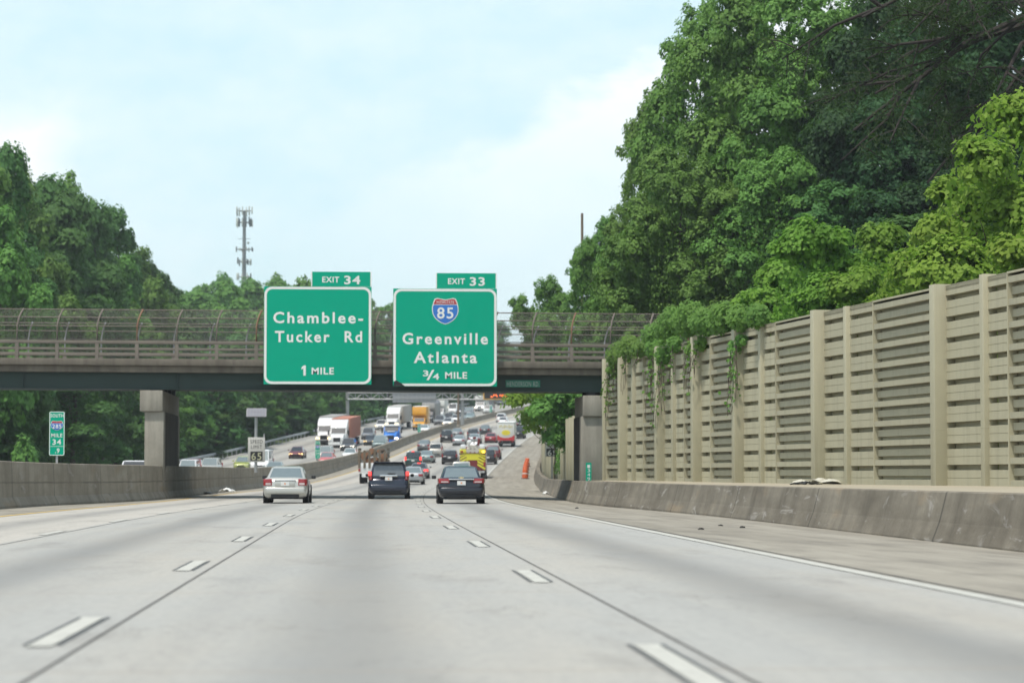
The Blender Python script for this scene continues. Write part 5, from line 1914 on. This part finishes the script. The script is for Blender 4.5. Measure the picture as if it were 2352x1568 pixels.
for y in np.arange(-4.3, 3.5, 0.35):
    ld.tube([(-0.34, y, 3.16 + (y + 4.3) * 0.025), (0.34, y, 3.16 + (y + 4.3) * 0.025)], 0.03, 5)
ld.build('ladder', M_CHROME, r)
MB().box(-0.55, -0.1, -4.2, -3.4, 3.22, 3.62).build('white_case', P_WHITE, r, bevel=0.15)
MB().tube([(0.12, -4.0, 3.2), (0.12, -4.1, 3.95)], 0.07, 8).build('light_mast', M_CHROME, r)
MB().box(0.02, 0.34, -4.2, -4.05, 3.72, 3.92).build('flood_lamp', M_FRED, r, bevel=0.03)
MB().tube([(0.5, -3.8, 3.1), (0.62, -3.9, 3.75)], 0.12, 8).build('monitor_nozzle', M_FRED, r)
MB().box(-1.15, 1.15, -4.62, -4.31, 0.52, 0.72).build('rear_step', M_CHROME, r)
MB().box(-0.6, 0.6, -4.2, 4.2, 0.5, 0.745).build('chassis', M_TRIM, r)
wheels(r, 2.45, (-2.4,), 0.5, 0.5)
wheels(r, 2.45, (2.8,), 0.5, 0.3)
put(r, 1086, 1098, True, 8.8)

# ------------------------------------------------------------------ foliage
def leaf_mesh(name, pos, nrm, size, mat, aspect=0.62, rg=rng, droop=0.0):
    """One mesh of many small leaf-clump faces."""
    n = len(pos)
    nrm = nrm / np.maximum(1e-6, np.linalg.norm(nrm, axis=1, keepdims=True))
    a = rg.normal(size=(n, 3))
    u = np.cross(nrm, a)
    u /= np.maximum(1e-6, np.linalg.norm(u, axis=1, keepdims=True))
    v = np.cross(nrm, u)
    s = (size * rg.uniform(0.45, 1.6, size=n))[:, None]
    bend = nrm * s * 0.12
    q = np.stack([pos - u * s * 0.5, pos + v * s * 0.5 * aspect - bend, pos + u * s * 0.5, pos - v * s * 0.5 * aspect - bend], axis=1).reshape(-1, 3)
    me = bpy.data.meshes.new(name)
    me.vertices.add(4 * n)
    me.vertices.foreach_set('co', q.astype(np.float32).ravel())
    me.loops.add(4 * n)
    me.loops.foreach_set('vertex_index', np.arange(4 * n, dtype=np.int32))
    me.polygons.add(n)
    me.polygons.foreach_set('loop_start', np.arange(0, 4 * n, 4, dtype=np.int32))
    me.polygons.foreach_set('loop_total', np.full(n, 4, dtype=np.int32))
    me.update(calc_edges=True)
    me.materials.append(mat)
    return me


def unit(n, rg):
    a = rg.normal(size=(n, 3))
    return a / np.linalg.norm(a, axis=1, keepdims=True)


def crown_cloud(rg, H, R, z0, nl, per, lr, shape='round', fill=0.12):
    """Clumps of leaves over an uneven crown, height H, radius R, lowest leaves at z0."""
    pos, nrm = [], []
    ph = rg.uniform(0, 6.28, 4)
    mb_ = max(9, nl // 34)                       # leafy branches, each a cluster of tufts
    brs = []
    for k in range(mb_):
        t = (k + rg.uniform(0, 1)) / mb_
        if shape == 'round':
            rad = R * (math.sin(math.pi * (0.08 + 0.90 * t) ** 0.85)) ** 0.6
        elif shape == 'column':
            rad = R * (1.0 - 0.25 * t) * min(1, (1 - t) * 4 + 0.22)
        else:                                   # spreading bush, heavy low down
            rad = R * math.sqrt(max(0.02, 1 - t ** 1.6))
        a = k * 2.4 + rg.uniform(-0.6, 0.6)
        rad *= 1 + 0.20 * math.sin(2 * a + ph[0] + 3 * t)
        rr = max(0.0, rad * rg.uniform(0.50, 0.88))
        Rb = R * rg.uniform(0.22, 0.40)
        brs.append((np.array([rr * math.cos(a), rr * math.sin(a), z0 + (H - z0) * t * 0.93]), Rb, a))
    wts = np.array([b[1] ** 2 for b in brs])
    wts /= wts.sum()
    for k in rg.choice(mb_, size=nl, p=wts):
        bc, Rb, a = brs[k]
        u_ = rg.normal(size=3)
        u_ /= np.linalg.norm(u_)
        u_[2] = abs(u_[2]) if rg.uniform() < 0.6 else u_[2]
        c = bc + u_ * Rb * rg.uniform(0.45, 1.05) * np.array([1, 1, 0.8])
        s = lr * rg.uniform(0.5, 1.3)
        d = unit(per, rg)
        d[:, 2] = np.where(d[:, 2] < -0.25, -d[:, 2], d[:, 2])
        w_ = rg.uniform(0.3, 1.15, size=(per, 1)) ** 0.55
        pos.append(c + d * w_ * s * np.array([0.9, 0.9, 1.05]))
        nrm.append(d * 0.9 + u_ * 0.7 + rg.normal(size=(per, 3)) * 0.42 + np.array([0, 0, 0.4]))
    nf = int(fill * nl * per)
    d = unit(nf, rg) * (rg.uniform(0, 1, size=(nf, 1)) ** 0.33)
    p = d * np.array([R * 0.60, R * 0.60, (H - z0) * 0.42]) + np.array([0, 0, (H + z0) / 2])
    pos.append(p)
    nrm.append(unit(nf, rg))
    return np.concatenate(pos), np.concatenate(nrm)


def trunk_mb(H, r0, rg, R, z0, limbs=9):
    mb = MB()
    pts = [(0, 0, -0.6)]
    for k in range(1, 7):
        pts.append((rg.normal() * 0.05 * k, rg.normal() * 0.05 * k, H * 0.92 * k / 6))
    mb.tube(pts, [r0 * (1 - 0.14 * k) for k in range(7)], 8)
    for k in range(limbs):
        t = rg.uniform(0.25, 0.85)
        z = H * 0.92 * t
        a = rg.uniform(0, 6.28)
        ln = R * rg.uniform(0.6, 0.95) * (1.1 - 0.6 * t)
        p0 = Vector((0, 0, z))
        p1 = p0 + Vector((math.cos(a) * ln * 0.5, math.sin(a) * ln * 0.5, ln * 0.35))
        p2 = p0 + Vector((math.cos(a) * ln, math.sin(a) * ln, ln * 0.8))
        mb.tube([p0, p1, p2], [r0 * 0.4 * (1 - t * 0.5), r0 * 0.25, r0 * 0.08], 6)
    return mb


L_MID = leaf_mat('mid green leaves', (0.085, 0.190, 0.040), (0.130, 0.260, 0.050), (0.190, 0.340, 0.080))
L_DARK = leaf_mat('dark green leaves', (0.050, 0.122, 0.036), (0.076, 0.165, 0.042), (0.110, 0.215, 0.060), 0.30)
L_BRIGHT = leaf_mat('fresh yellow green leaves', (0.18, 0.32, 0.036), (0.25, 0.40, 0.048), (0.32, 0.46, 0.10), 0.5)
L_PINE = leaf_mat('pine needles', (0.018, 0.036, 0.014), (0.030, 0.050, 0.018), (0.040, 0.060, 0.025), 0.2)
L_VINE = leaf_mat('vine leaves', (0.15, 0.285, 0.036), (0.215, 0.365, 0.048), (0.28, 0.42, 0.09), 0.5)
L_DEEP = leaf_mat('deep shade leaves', (0.024, 0.062, 0.026), (0.038, 0.086, 0.030), (0.052, 0.108, 0.038), 0.3)  # dark leaf tone, partly standing in for shadow on these trees
L_FAR = leaf_mat('sunlit far leaves', (0.105, 0.225, 0.048), (0.15, 0.28, 0.056), (0.19, 0.32, 0.08), 0.45)

PROTO = {}


def proto(key, H, R, z0, nl, per, lr, size, mat, shape, seed, trunk_r):
    rg = np.random.default_rng(seed)
    p, n = crown_cloud(rg, H, R, z0, nl, per, lr, shape)
    PROTO[key] = (leaf_mesh('crown', p, n, size, mat, rg=rg), H, R, seed, trunk_r, z0, [None])


proto('big_a', 22.0, 5.6, 1.5, 1150, 80, 0.58, 0.225, L_MID, 'round', 11, 0.32)
proto('big_b', 20.0, 5.0, 1.0, 1050, 80, 0.55, 0.22, L_MID, 'column', 12, 0.30)
proto('big_c', 18.0, 5.2, 1.0, 950, 80, 0.60, 0.235, L_DARK, 'round', 13, 0.30)
proto('big_h', 18.0, 5.0, 8.0, 700, 80, 0.58, 0.25, L_FAR, 'round', 15, 0.30)
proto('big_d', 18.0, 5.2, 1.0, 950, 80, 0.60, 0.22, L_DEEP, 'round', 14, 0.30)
proto('edge_a', 20.0, 4.6, 0.4, 560, 56, 0.70, 0.34, L_DARK, 'column', 21, 0.28)
proto('edge_b', 18.0, 5.0, 0.6, 560, 56, 0.72, 0.34, L_MID, 'round', 22, 0.28)
proto('far_a', 18.0, 5.6, 0.4, 90, 60, 1.6, 0.75, L_FAR, 'round', 31, 0.3)
proto('far_b', 18.0, 5.2, 0.4, 90, 60, 1.5, 0.75, L_MID, 'column', 32, 0.3)
proto('far_d', 18.0, 5.2, 0.2, 90, 60, 1.5, 0.75, L_DARK, 'column', 33, 0.3)


def tree(key, x, y, z, h, rad, label, cat='tree', group=None, name='deciduous_tree', spin=None, cr=1.0):
    me, H, R, seed, tr_, z0, tm = PROTO[key]
    r = empty(name, (x, y, z), (0, 0, random.uniform(0, 6.28) if spin is None else spin))
    r.scale = (rad / R, rad / R, h / H)
    tag(r, label, cat, group)
    if tm[0] is None:
        rg = np.random.default_rng(seed + 100)
        o = trunk_mb(H, tr_, rg, R, z0).build('trunk', M_BARK, r, smooth=True)
        tm[0] = o.data
    else:
        o = bpy.data.objects.new('trunk', tm[0])
        col.objects.link(o)
        o.parent = r
    c_ = bpy.data.objects.new('crown', me)
    col.objects.link(c_)
    c_.parent = r
    return r


def tree_px(key, X, Ytop, d, rad, label, **kw):
    q = P(X, Ytop, d)
    z = ground_z(q.x, d) - 0.2
    return tree(key, q.x, d, z, max(4.0, q.z - z), rad, label, **kw)


# the tall mass of trees on the right
GR = 'tall trees massed behind the noise wall'
for key, X, Yt, d, rad, lab in (
    ('big_b', 1398, 480, 172, 3.2, 'slender leafy tree at the left end of the tall mass, beside the utility pole'),
    ('big_a', 1500, 190, 166, 4.0, 'tall tree whose left outline steps out against the cloud'),
    ('big_a', 1612, -10, 158, 5.0, 'tallest tree, its crown leaving the top of the picture beside the sky'),
    ('big_b', 1730, -80, 146, 5.6, 'very tall tree right of the tallest crown, filling the frame top'),
    ('big_a', 1880, -60, 140, 5.6, 'tall tree in the middle of the leafy mass under the frame top'),
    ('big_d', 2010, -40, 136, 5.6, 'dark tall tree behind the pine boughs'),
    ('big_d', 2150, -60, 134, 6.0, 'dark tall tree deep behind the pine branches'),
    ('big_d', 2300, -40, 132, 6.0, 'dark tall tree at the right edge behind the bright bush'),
    ('big_b', 1480, 490, 142, 3.3, 'round green tree right above the bridge fence, left'),
    ('big_a', 1560, 330, 139, 4.2, 'full green tree in front of the tall mass above the bridge fence end'),
    ('big_b', 1680, 400, 137, 4.4, 'green tree between two taller ones low in the leafy mass'),
    ('big_a', 1790, 330, 134, 4.6, 'pointed green tree low in the middle of the leafy mass'),
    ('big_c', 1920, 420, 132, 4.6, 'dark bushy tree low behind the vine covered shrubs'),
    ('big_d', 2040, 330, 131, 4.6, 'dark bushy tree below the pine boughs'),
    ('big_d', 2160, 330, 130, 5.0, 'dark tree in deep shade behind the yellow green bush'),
    ('big_d', 2290, 300, 130, 5.0, 'dark tree in deep shade at the far right'),
    ('big_h', 1258, 650, 212, 3.4, 'pale green tree seen over the bridge fence, left of the tall mass'),
    ('big_b', 1352, 528, 171, 2.3, 'light green tree stepping down towards the bridge at the left of the mass'),
):
    tree_px(key, X, Yt, d, rad, lab, group=GR)
tree_px('edge_a', 2120, 470, 108, 4.2, 'dark shrubby tree right behind the wall under the pine', group=GR)
tree_px('edge_a', 2010, 540, 110, 3.8, 'dark shrubby tree between the two bright bushes', group=GR)


# overhanging maple beyond the bridge, kudzu bushes on top of the wall
def bush(name, label, cx, cy, z0, H, R, nl, per, lr, size, mat, seed, shape='bush', cat='bush', limbs=7, zlow=0.3):
    rg = np.random.default_rng(seed)
    r = empty(name, (cx, cy, z0))
    tag(r, label, cat)
    p, n = crown_cloud(rg, H, R, zlow, nl, per, lr, shape)
    if cy < 118:
        keep = (p[:, 0] + cx > 24.41 - 0.114 * (p[:, 1] + cy) + 0.45) | (p[:, 2] + z0 > ZT + 0.12)
        p, n = p[keep], n[keep]
    o = bpy.data.objects.new('crown', leaf_mesh('crown', p, n, size, mat, rg=rg, aspect=0.75))
    col.objects.link(o)
    o.parent = r
    trunk_mb(H * 0.8, 0.12, rg, R, 0.3, limbs).build('trunk', M_BARK, r, smooth=True)
    return r


def bush_px(name, label, X, Yt, d, R, nl, per, lr, size, mat, seed, shape='bush', zb=None, cat='bush', zlow=0.3):
    q = P(X, Yt, d)
    z = ground_z(q.x, d) - 0.2 if zb is None else zb
    return bush(name, label, q.x, d, z, q.z - z, R, nl, per, lr, size, mat, seed, shape, cat, zlow=zlow)


bush_px('maple_tree', 'small bright maple overhanging the right shoulder just beyond the bridge', 1274, 905 - 60, 176, 2.9, 260, 80, 0.55, 0.24, L_BRIGHT, 41, 'round', zb=0.6, cat='tree', zlow=3.4)
bush_px('maple_tree', 'mid green tree beyond the bridge between the pier and the maple', 1308, 870, 162, 2.0, 230, 80, 0.55, 0.24, L_MID, 42, 'round', zb=0.6, cat='tree', zlow=2.0)
bush_px('leafy_bush', 'tall yellow green bush at the right edge above the noise wall', 2292, 140, 76, 3.0, 300, 120, 0.50, 0.19, L_BRIGHT, 43, 'round')
bush_px('leafy_bush', 'broad yellow green bush below and left of the tallest one', 2160, 415, 79, 2.6, 250, 110, 0.46, 0.18, L_BRIGHT, 44)
bush_px('leafy_bush', 'yellow green shrub at the far right just over the wall top', 2345, 480, 70, 1.9, 120, 110, 0.42, 0.17, L_BRIGHT, 45)
bush_px('leafy_bush', 'leafy shrub low over the wall below the broad bush', 2080, 520, 84, 2.2, 190, 100, 0.42, 0.18, L_BRIGHT, 46)
bush_px('vine_bush', 'mound of vines behind the middle of the noise wall', 1880, 490, 94, 3.3, 400, 110, 0.45, 0.17, L_VINE, 47)
bush_px('vine_bush', 'low mound of vines left of the larger vine mound', 1775, 610, 99, 2.6, 260, 100, 0.42, 0.17, L_VINE, 48)
bush_px('vine_bush', 'vine shrub between the vine mound and the yellow green bush', 2005, 515, 88, 2.6, 270, 100, 0.42, 0.17, L_VINE, 49)


def vine(label, pts, seed, mat=L_FAR, size=0.135):
    """pts: (X, Y, radius m, how far it hangs m, leaves) clumps on the wall top with strands hanging down its face."""
    rg = np.random.default_rng(seed)
    P_, N_ = [], []
    st = MB()
    base = None
    for X, Y, rad, hang, nlv in pts:
        # distance where the view ray meets the wall line
        d = min(np.arange(60, 118, 0.25), key=lambda dd: abs(P(X, Y, dd).x - (wall_x(dd) - 0.35)))
        c_ = np.array(P(X, Y, d))
        if base is None:
            base = c_.copy()
            base[2] = ZT
        nlv = int(nlv * 1.5)
        dd_ = unit(nlv, rg)
        P_.append(c_ + dd_ * rad * (rg.uniform(0.2, 1, size=(nlv, 1)) ** 0.5) * np.array([0.6, 1, 0.6]))
        N_.append(dd_ + np.array([-0.5, -0.4, 0.7]) + rg.normal(size=(nlv, 3)) * 0.4)
        for k in range(int(hang * 3)):
            s0 = c_ + np.array([-0.15, rg.uniform(-rad, rad), -0.1])
            ln = hang * rg.uniform(0.3, 1.0)
            q = [s0]
            for j in range(5):
                q.append(q[-1] + np.array([rg.normal() * 0.04 - 0.02, rg.normal() * 0.06, -ln / 5]))
            st.tube([Vector(tuple(v - base)) for v in q], 0.012, 4)
            m = int(ln * 6)
            tt = rg.uniform(0, 1, size=m) ** 1.4
            P_.append(np.array([s0 + (q[-1] - s0) * t for t in tt]).reshape(-1, 3) + rg.normal(size=(m, 3)) * 0.10)
            N_.append(rg.normal(size=(m, 3)) + np.array([-0.8, -0.5, 0.4]))
    pos = np.concatenate(P_) - base
    r = empty('climbing_vine', tuple(base))
    tag(r, label, 'vine')
    o = bpy.data.objects.new('leaves', leaf_mesh('leaves', pos, np.concatenate(N_), size, mat, rg=rg, aspect=0.8))
    col.objects.link(o)
    o.parent = r
    st.build('stems', M_BARK, r)


vine('thick vine hanging over the far end post of the noise wall', [(1420, 815, 1.0, 2.0, 620), (1445, 800, 1.0, 2.2, 620), (1408, 850, 0.6, 2.6, 260), (1470, 800, 0.7, 1.0, 300)], 61)
vine('vine trailing down the louvred panel near the far end of the wall', [(1505, 800, 0.8, 3.0, 420), (1525, 815, 0.7, 3.2, 320), (1550, 790, 0.6, 1.5, 260)], 62)
vine('vine spreading along the top of the wall under the bridge end', [(1500, 770, 0.9, 0.3, 500), (1535, 750, 1.1, 0.4, 650), (1575, 740, 1.1, 0.3, 650), (1615, 740, 1.0, 0.5, 600), (1655, 735, 1.0, 0.2, 600), (1700, 730, 0.9, 0.2, 550), (1740, 725, 0.8, 0.1, 450), (1585, 720, 1.0, 0, 550), (1545, 730, 0.9, 0, 450), (1660, 722, 0.9, 0, 400)], 63)
vine('thin vine hanging beside a post at the middle left of the wall', [(1592, 800, 0.6, 1.8, 260), (1610, 790, 0.5, 1.4, 200)], 64, L_FAR)
vine('isolated vine drooping over a louvred panel before the wide post', [(1692, 795, 0.55, 3.0, 320), (1702, 780, 0.4, 2.2, 160)], 65, L_FAR)

# pine with bare dark boughs reaching in at the top right
r = empty('pine_tree', (25.0, 90, ground_z(25.0, 90)))
tag(r, 'dark pine at the top right reaching in with bare drooping boughs', 'tree')
rg = np.random.default_rng(71)
gz0 = r.location.z
tk = MB().tube([(0, 0, -0.5), (0.1, 0, 8), (0.0, 0.2, 16), (0.1, 0.1, 26)], [0.34, 0.28, 0.2, 0.08], 10)
tk.build('trunk', M_BARK, r, smooth=True)
PN, NN = [], []
bm_ = MB()


def bough(p0, p1, r0, depth):
    p0, p1 = Vector(p0), Vector(p1)
    L_ = (p1 - p0).length
    mid = (p0 + p1) / 2 + Vector((rg.normal() * 0.06 * L_, rg.normal() * 0.06 * L_, 0.06 * L_))
    bm_.tube([p0, mid, p1], [r0, r0 * 0.7, r0 * 0.3], 6)
    if depth > 0:
        for k in range(5 if depth > 1 else 4):
            t = rg.uniform(0.25, 0.95)
            a = p0.lerp(mid, t * 2) if t < 0.5 else mid.lerp(p1, t * 2 - 1)
            dv = (p1 - p0).normalized()
            side = Vector((rg.normal(), rg.normal(), rg.normal() * 0.7 - 0.1)).normalized()
            e = a + (dv * 0.7 + side * 0.75).normalized() * L_ * rg.uniform(0.28, 0.5)
            bough(a, e, r0 * 0.45, depth - 1)
    else:
        n = 120
        tt = rg.uniform(0.2, 1.05, size=(n, 1))
        base_ = np.array(p0) + (np.array(p1) - np.array(p0)) * tt
        PN.append(base_ + rg.normal(size=(n, 3)) * 0.27)
        NN.append(rg.normal(size=(n, 3)))


for X0, Y0, X1, Y1, rr in ((2480, -30, 2110, 120, 0.10), (2480, 20, 2010, 215, 0.10), (2460, 60, 2230, 330, 0.09), (2480, -80, 1980, 40, 0.10), (2470, -110, 2200, 10, 0.09),
                          (2480, 110, 2130, 420, 0.08), (2470, 40, 2290, 210, 0.07), (2480, -20, 1960, 300, 0.09)):
    a, b = P(X0, Y0, 90), P(X1, Y1, 88 + rg.uniform(-2.5, 2.5))
    bough(a - r.location, b - r.location, rr * 1.7, 2)
bm_.build('boughs', pmat('dark bough bark', (0.03, 0.024, 0.02), 0.95, var=0.4), r, smooth=True)
o = bpy.data.objects.new('needles', leaf_mesh('needles', np.concatenate(PN), np.concatenate(NN), 0.20, L_PINE, aspect=0.2, rg=rg))
col.objects.link(o)
o.parent = r

# the wood along the left: an uneven outline stepping down towards the cell tower
GL = 'trees massed beyond the oncoming road'
LEFT = [(-60, 300, -36), (-20, 355, -41), (12, 330, -36), (48, 425, -38), (95, 405, -40), (135, 440, -38), (175, 430, -42), (212, 470, -38), (262, 482, -39), (300, 560, -40), (345, 606, -39), (385, 650, -41)]
for i, (X, Yt, n) in enumerate(LEFT):
    d = min(np.arange(150, 620, 1.0), key=lambda dd: abs(P(X, 800, dd).x - (n + shift(dd))))
    lab = ['tall tree outside the left edge', 'tall dark tree at the left edge', 'tallest tree at the left edge of the picture', 'dark tree just right of the tallest left tree', 'rounded tree with gaps near the left edge',
           'broad tree in the left wood below the cloud', 'tall broad tree in the middle of the left wood', 'green tree right of the broad left tree', 'spiky topped tree standing out on the left slope of trees',
           'tree stepping down right of the spiky one', 'rounded tree near the low end of the left wood', 'last low tree of the left wood before the pale far hill'][i]
    tree_px('edge_a' if i % 3 else 'edge_b', X, Yt - 32, d, random.uniform(4.2, 5.4) * (1 + (d - 220) / 900), lab, group=GL)
LAB_FILL = 'dark leafy tree in the dense wood beyond the oncoming road'
for k in range(34):
    X = -40 + k * 14 + random.uniform(-6, 6)
    n = random.uniform(-40, -33)
    d = min(np.arange(140, 600, 1.0), key=lambda dd: abs(P(X, 800, dd).x - (n + shift(dd))))
    top = float(np.interp(X, [-60, 20, 60, 100, 180, 260, 300, 350, 400, 460], [330, 340, 430, 420, 450, 510, 580, 625, 668, 700])) + random.uniform(40, 330)
    tree_px('edge_a' if random.random() < 0.65 else 'edge_b', X, top, d, random.uniform(3.6, 4.8), LAB_FILL, group='dense wood beyond the oncoming road')
for k in range(26):
    X = -30 + k * 33 + random.uniform(-8, 8)
    n = random.uniform(-36, -33.5)
    d = min(np.arange(140, 640, 1.0), key=lambda dd: abs(P(X, 1000, dd).x - (n + shift(dd))))
    tree_px('edge_b' if k % 3 else 'edge_a', X, 900 + random.uniform(-50, 40), d, random.uniform(2.8, 3.8), 'low leafy tree at the front edge of the wood along the guardrail', group='low trees along the guardrail')
# wooded slope ahead beneath the cell tower, and the far right
LAB_HILL = 'sunlit tree on the wooded rise beyond the overhead signs'
for k in range(60):
    X = random.uniform(400, 1060)
    d = random.uniform(430, 660)
    q = P(X, 800, d)
    if q.x - shift(d) > -36:
        X = 836 + (shift(d) - random.uniform(36, 60)) * F / d
    top = float(np.interp(X, [400, 440, 500, 560, 600, 640, 690, 740, 860, 900, 1000, 1200], [672, 672, 636, 648, 662, 638, 648, 662, 674, 690, 712, 728])) + random.choice((0, 0, 12, 40, 90, 150)) + random.uniform(0, 10)
    tree_px(random.choice(('far_a', 'far_a', 'far_b')), X, top, d, random.uniform(4.5, 6.5), LAB_HILL, group='trees on the wooded rise ahead')
for k in range(46):
    d = 330 + k * 9
    n = random.uniform(-38, -33.5)
    h_ = random.uniform(11, 17)
    x = n + shift(d)
    tree(random.choice(('far_b', 'far_d', 'far_d')), x, d, ground_z(x, d) - 0.3, h_, random.uniform(4.2, 5.6), 'dark tree lining the oncoming road beyond the guardrail', group='trees lining the oncoming road')
for k in range(30):
    d = 260 + k * 13
    n = random.uniform(17.5, 25)
    x = n + shift(d)
    tree(random.choice(('far_a', 'far_b', 'far_d')), x, d, ground_z(x, d) - 0.3, random.uniform(9, 13), random.uniform(4, 5.2), 'leafy tree lining the right side of the highway beyond the bridge', group='trees lining the right side ahead')
for k in range(40):
    d = random.uniform(720, 1050)
    X = 560 + k * 22 + random.uniform(-8, 8)
    x = P(X, 800, d).x
    tree(random.choice(('far_b', 'far_d')), x, d, ground_z(x, d) - 0.5, random.uniform(15, 20), random.uniform(6, 8), 'hazy distant tree on the skyline at the top of the hill', group='distant trees on the skyline')

# ------------------------------------------------------------------ the hazy summer air
hz = MB().box(-900, 1500, -60, 2680, -3.0, 90.0).build('haze', None or bpy.data.materials.new('haze air'))
tag(hz, kind='stuff')
hm = hz.data.materials[0]
hm.use_nodes = True
ht = hm.node_tree
ht.nodes.clear()
pv = N(ht, 'ShaderNodeVolumePrincipled')
pv.inputs['Color'].default_value = (0.86, 0.93, 1.0, 1)
pv.inputs['Density'].default_value = 0.00021
pv.inputs['Anisotropy'].default_value = 0.2
ho = N(ht, 'ShaderNodeOutputMaterial')
ht.links.new(pv.outputs[0], ho.inputs['Volume'])
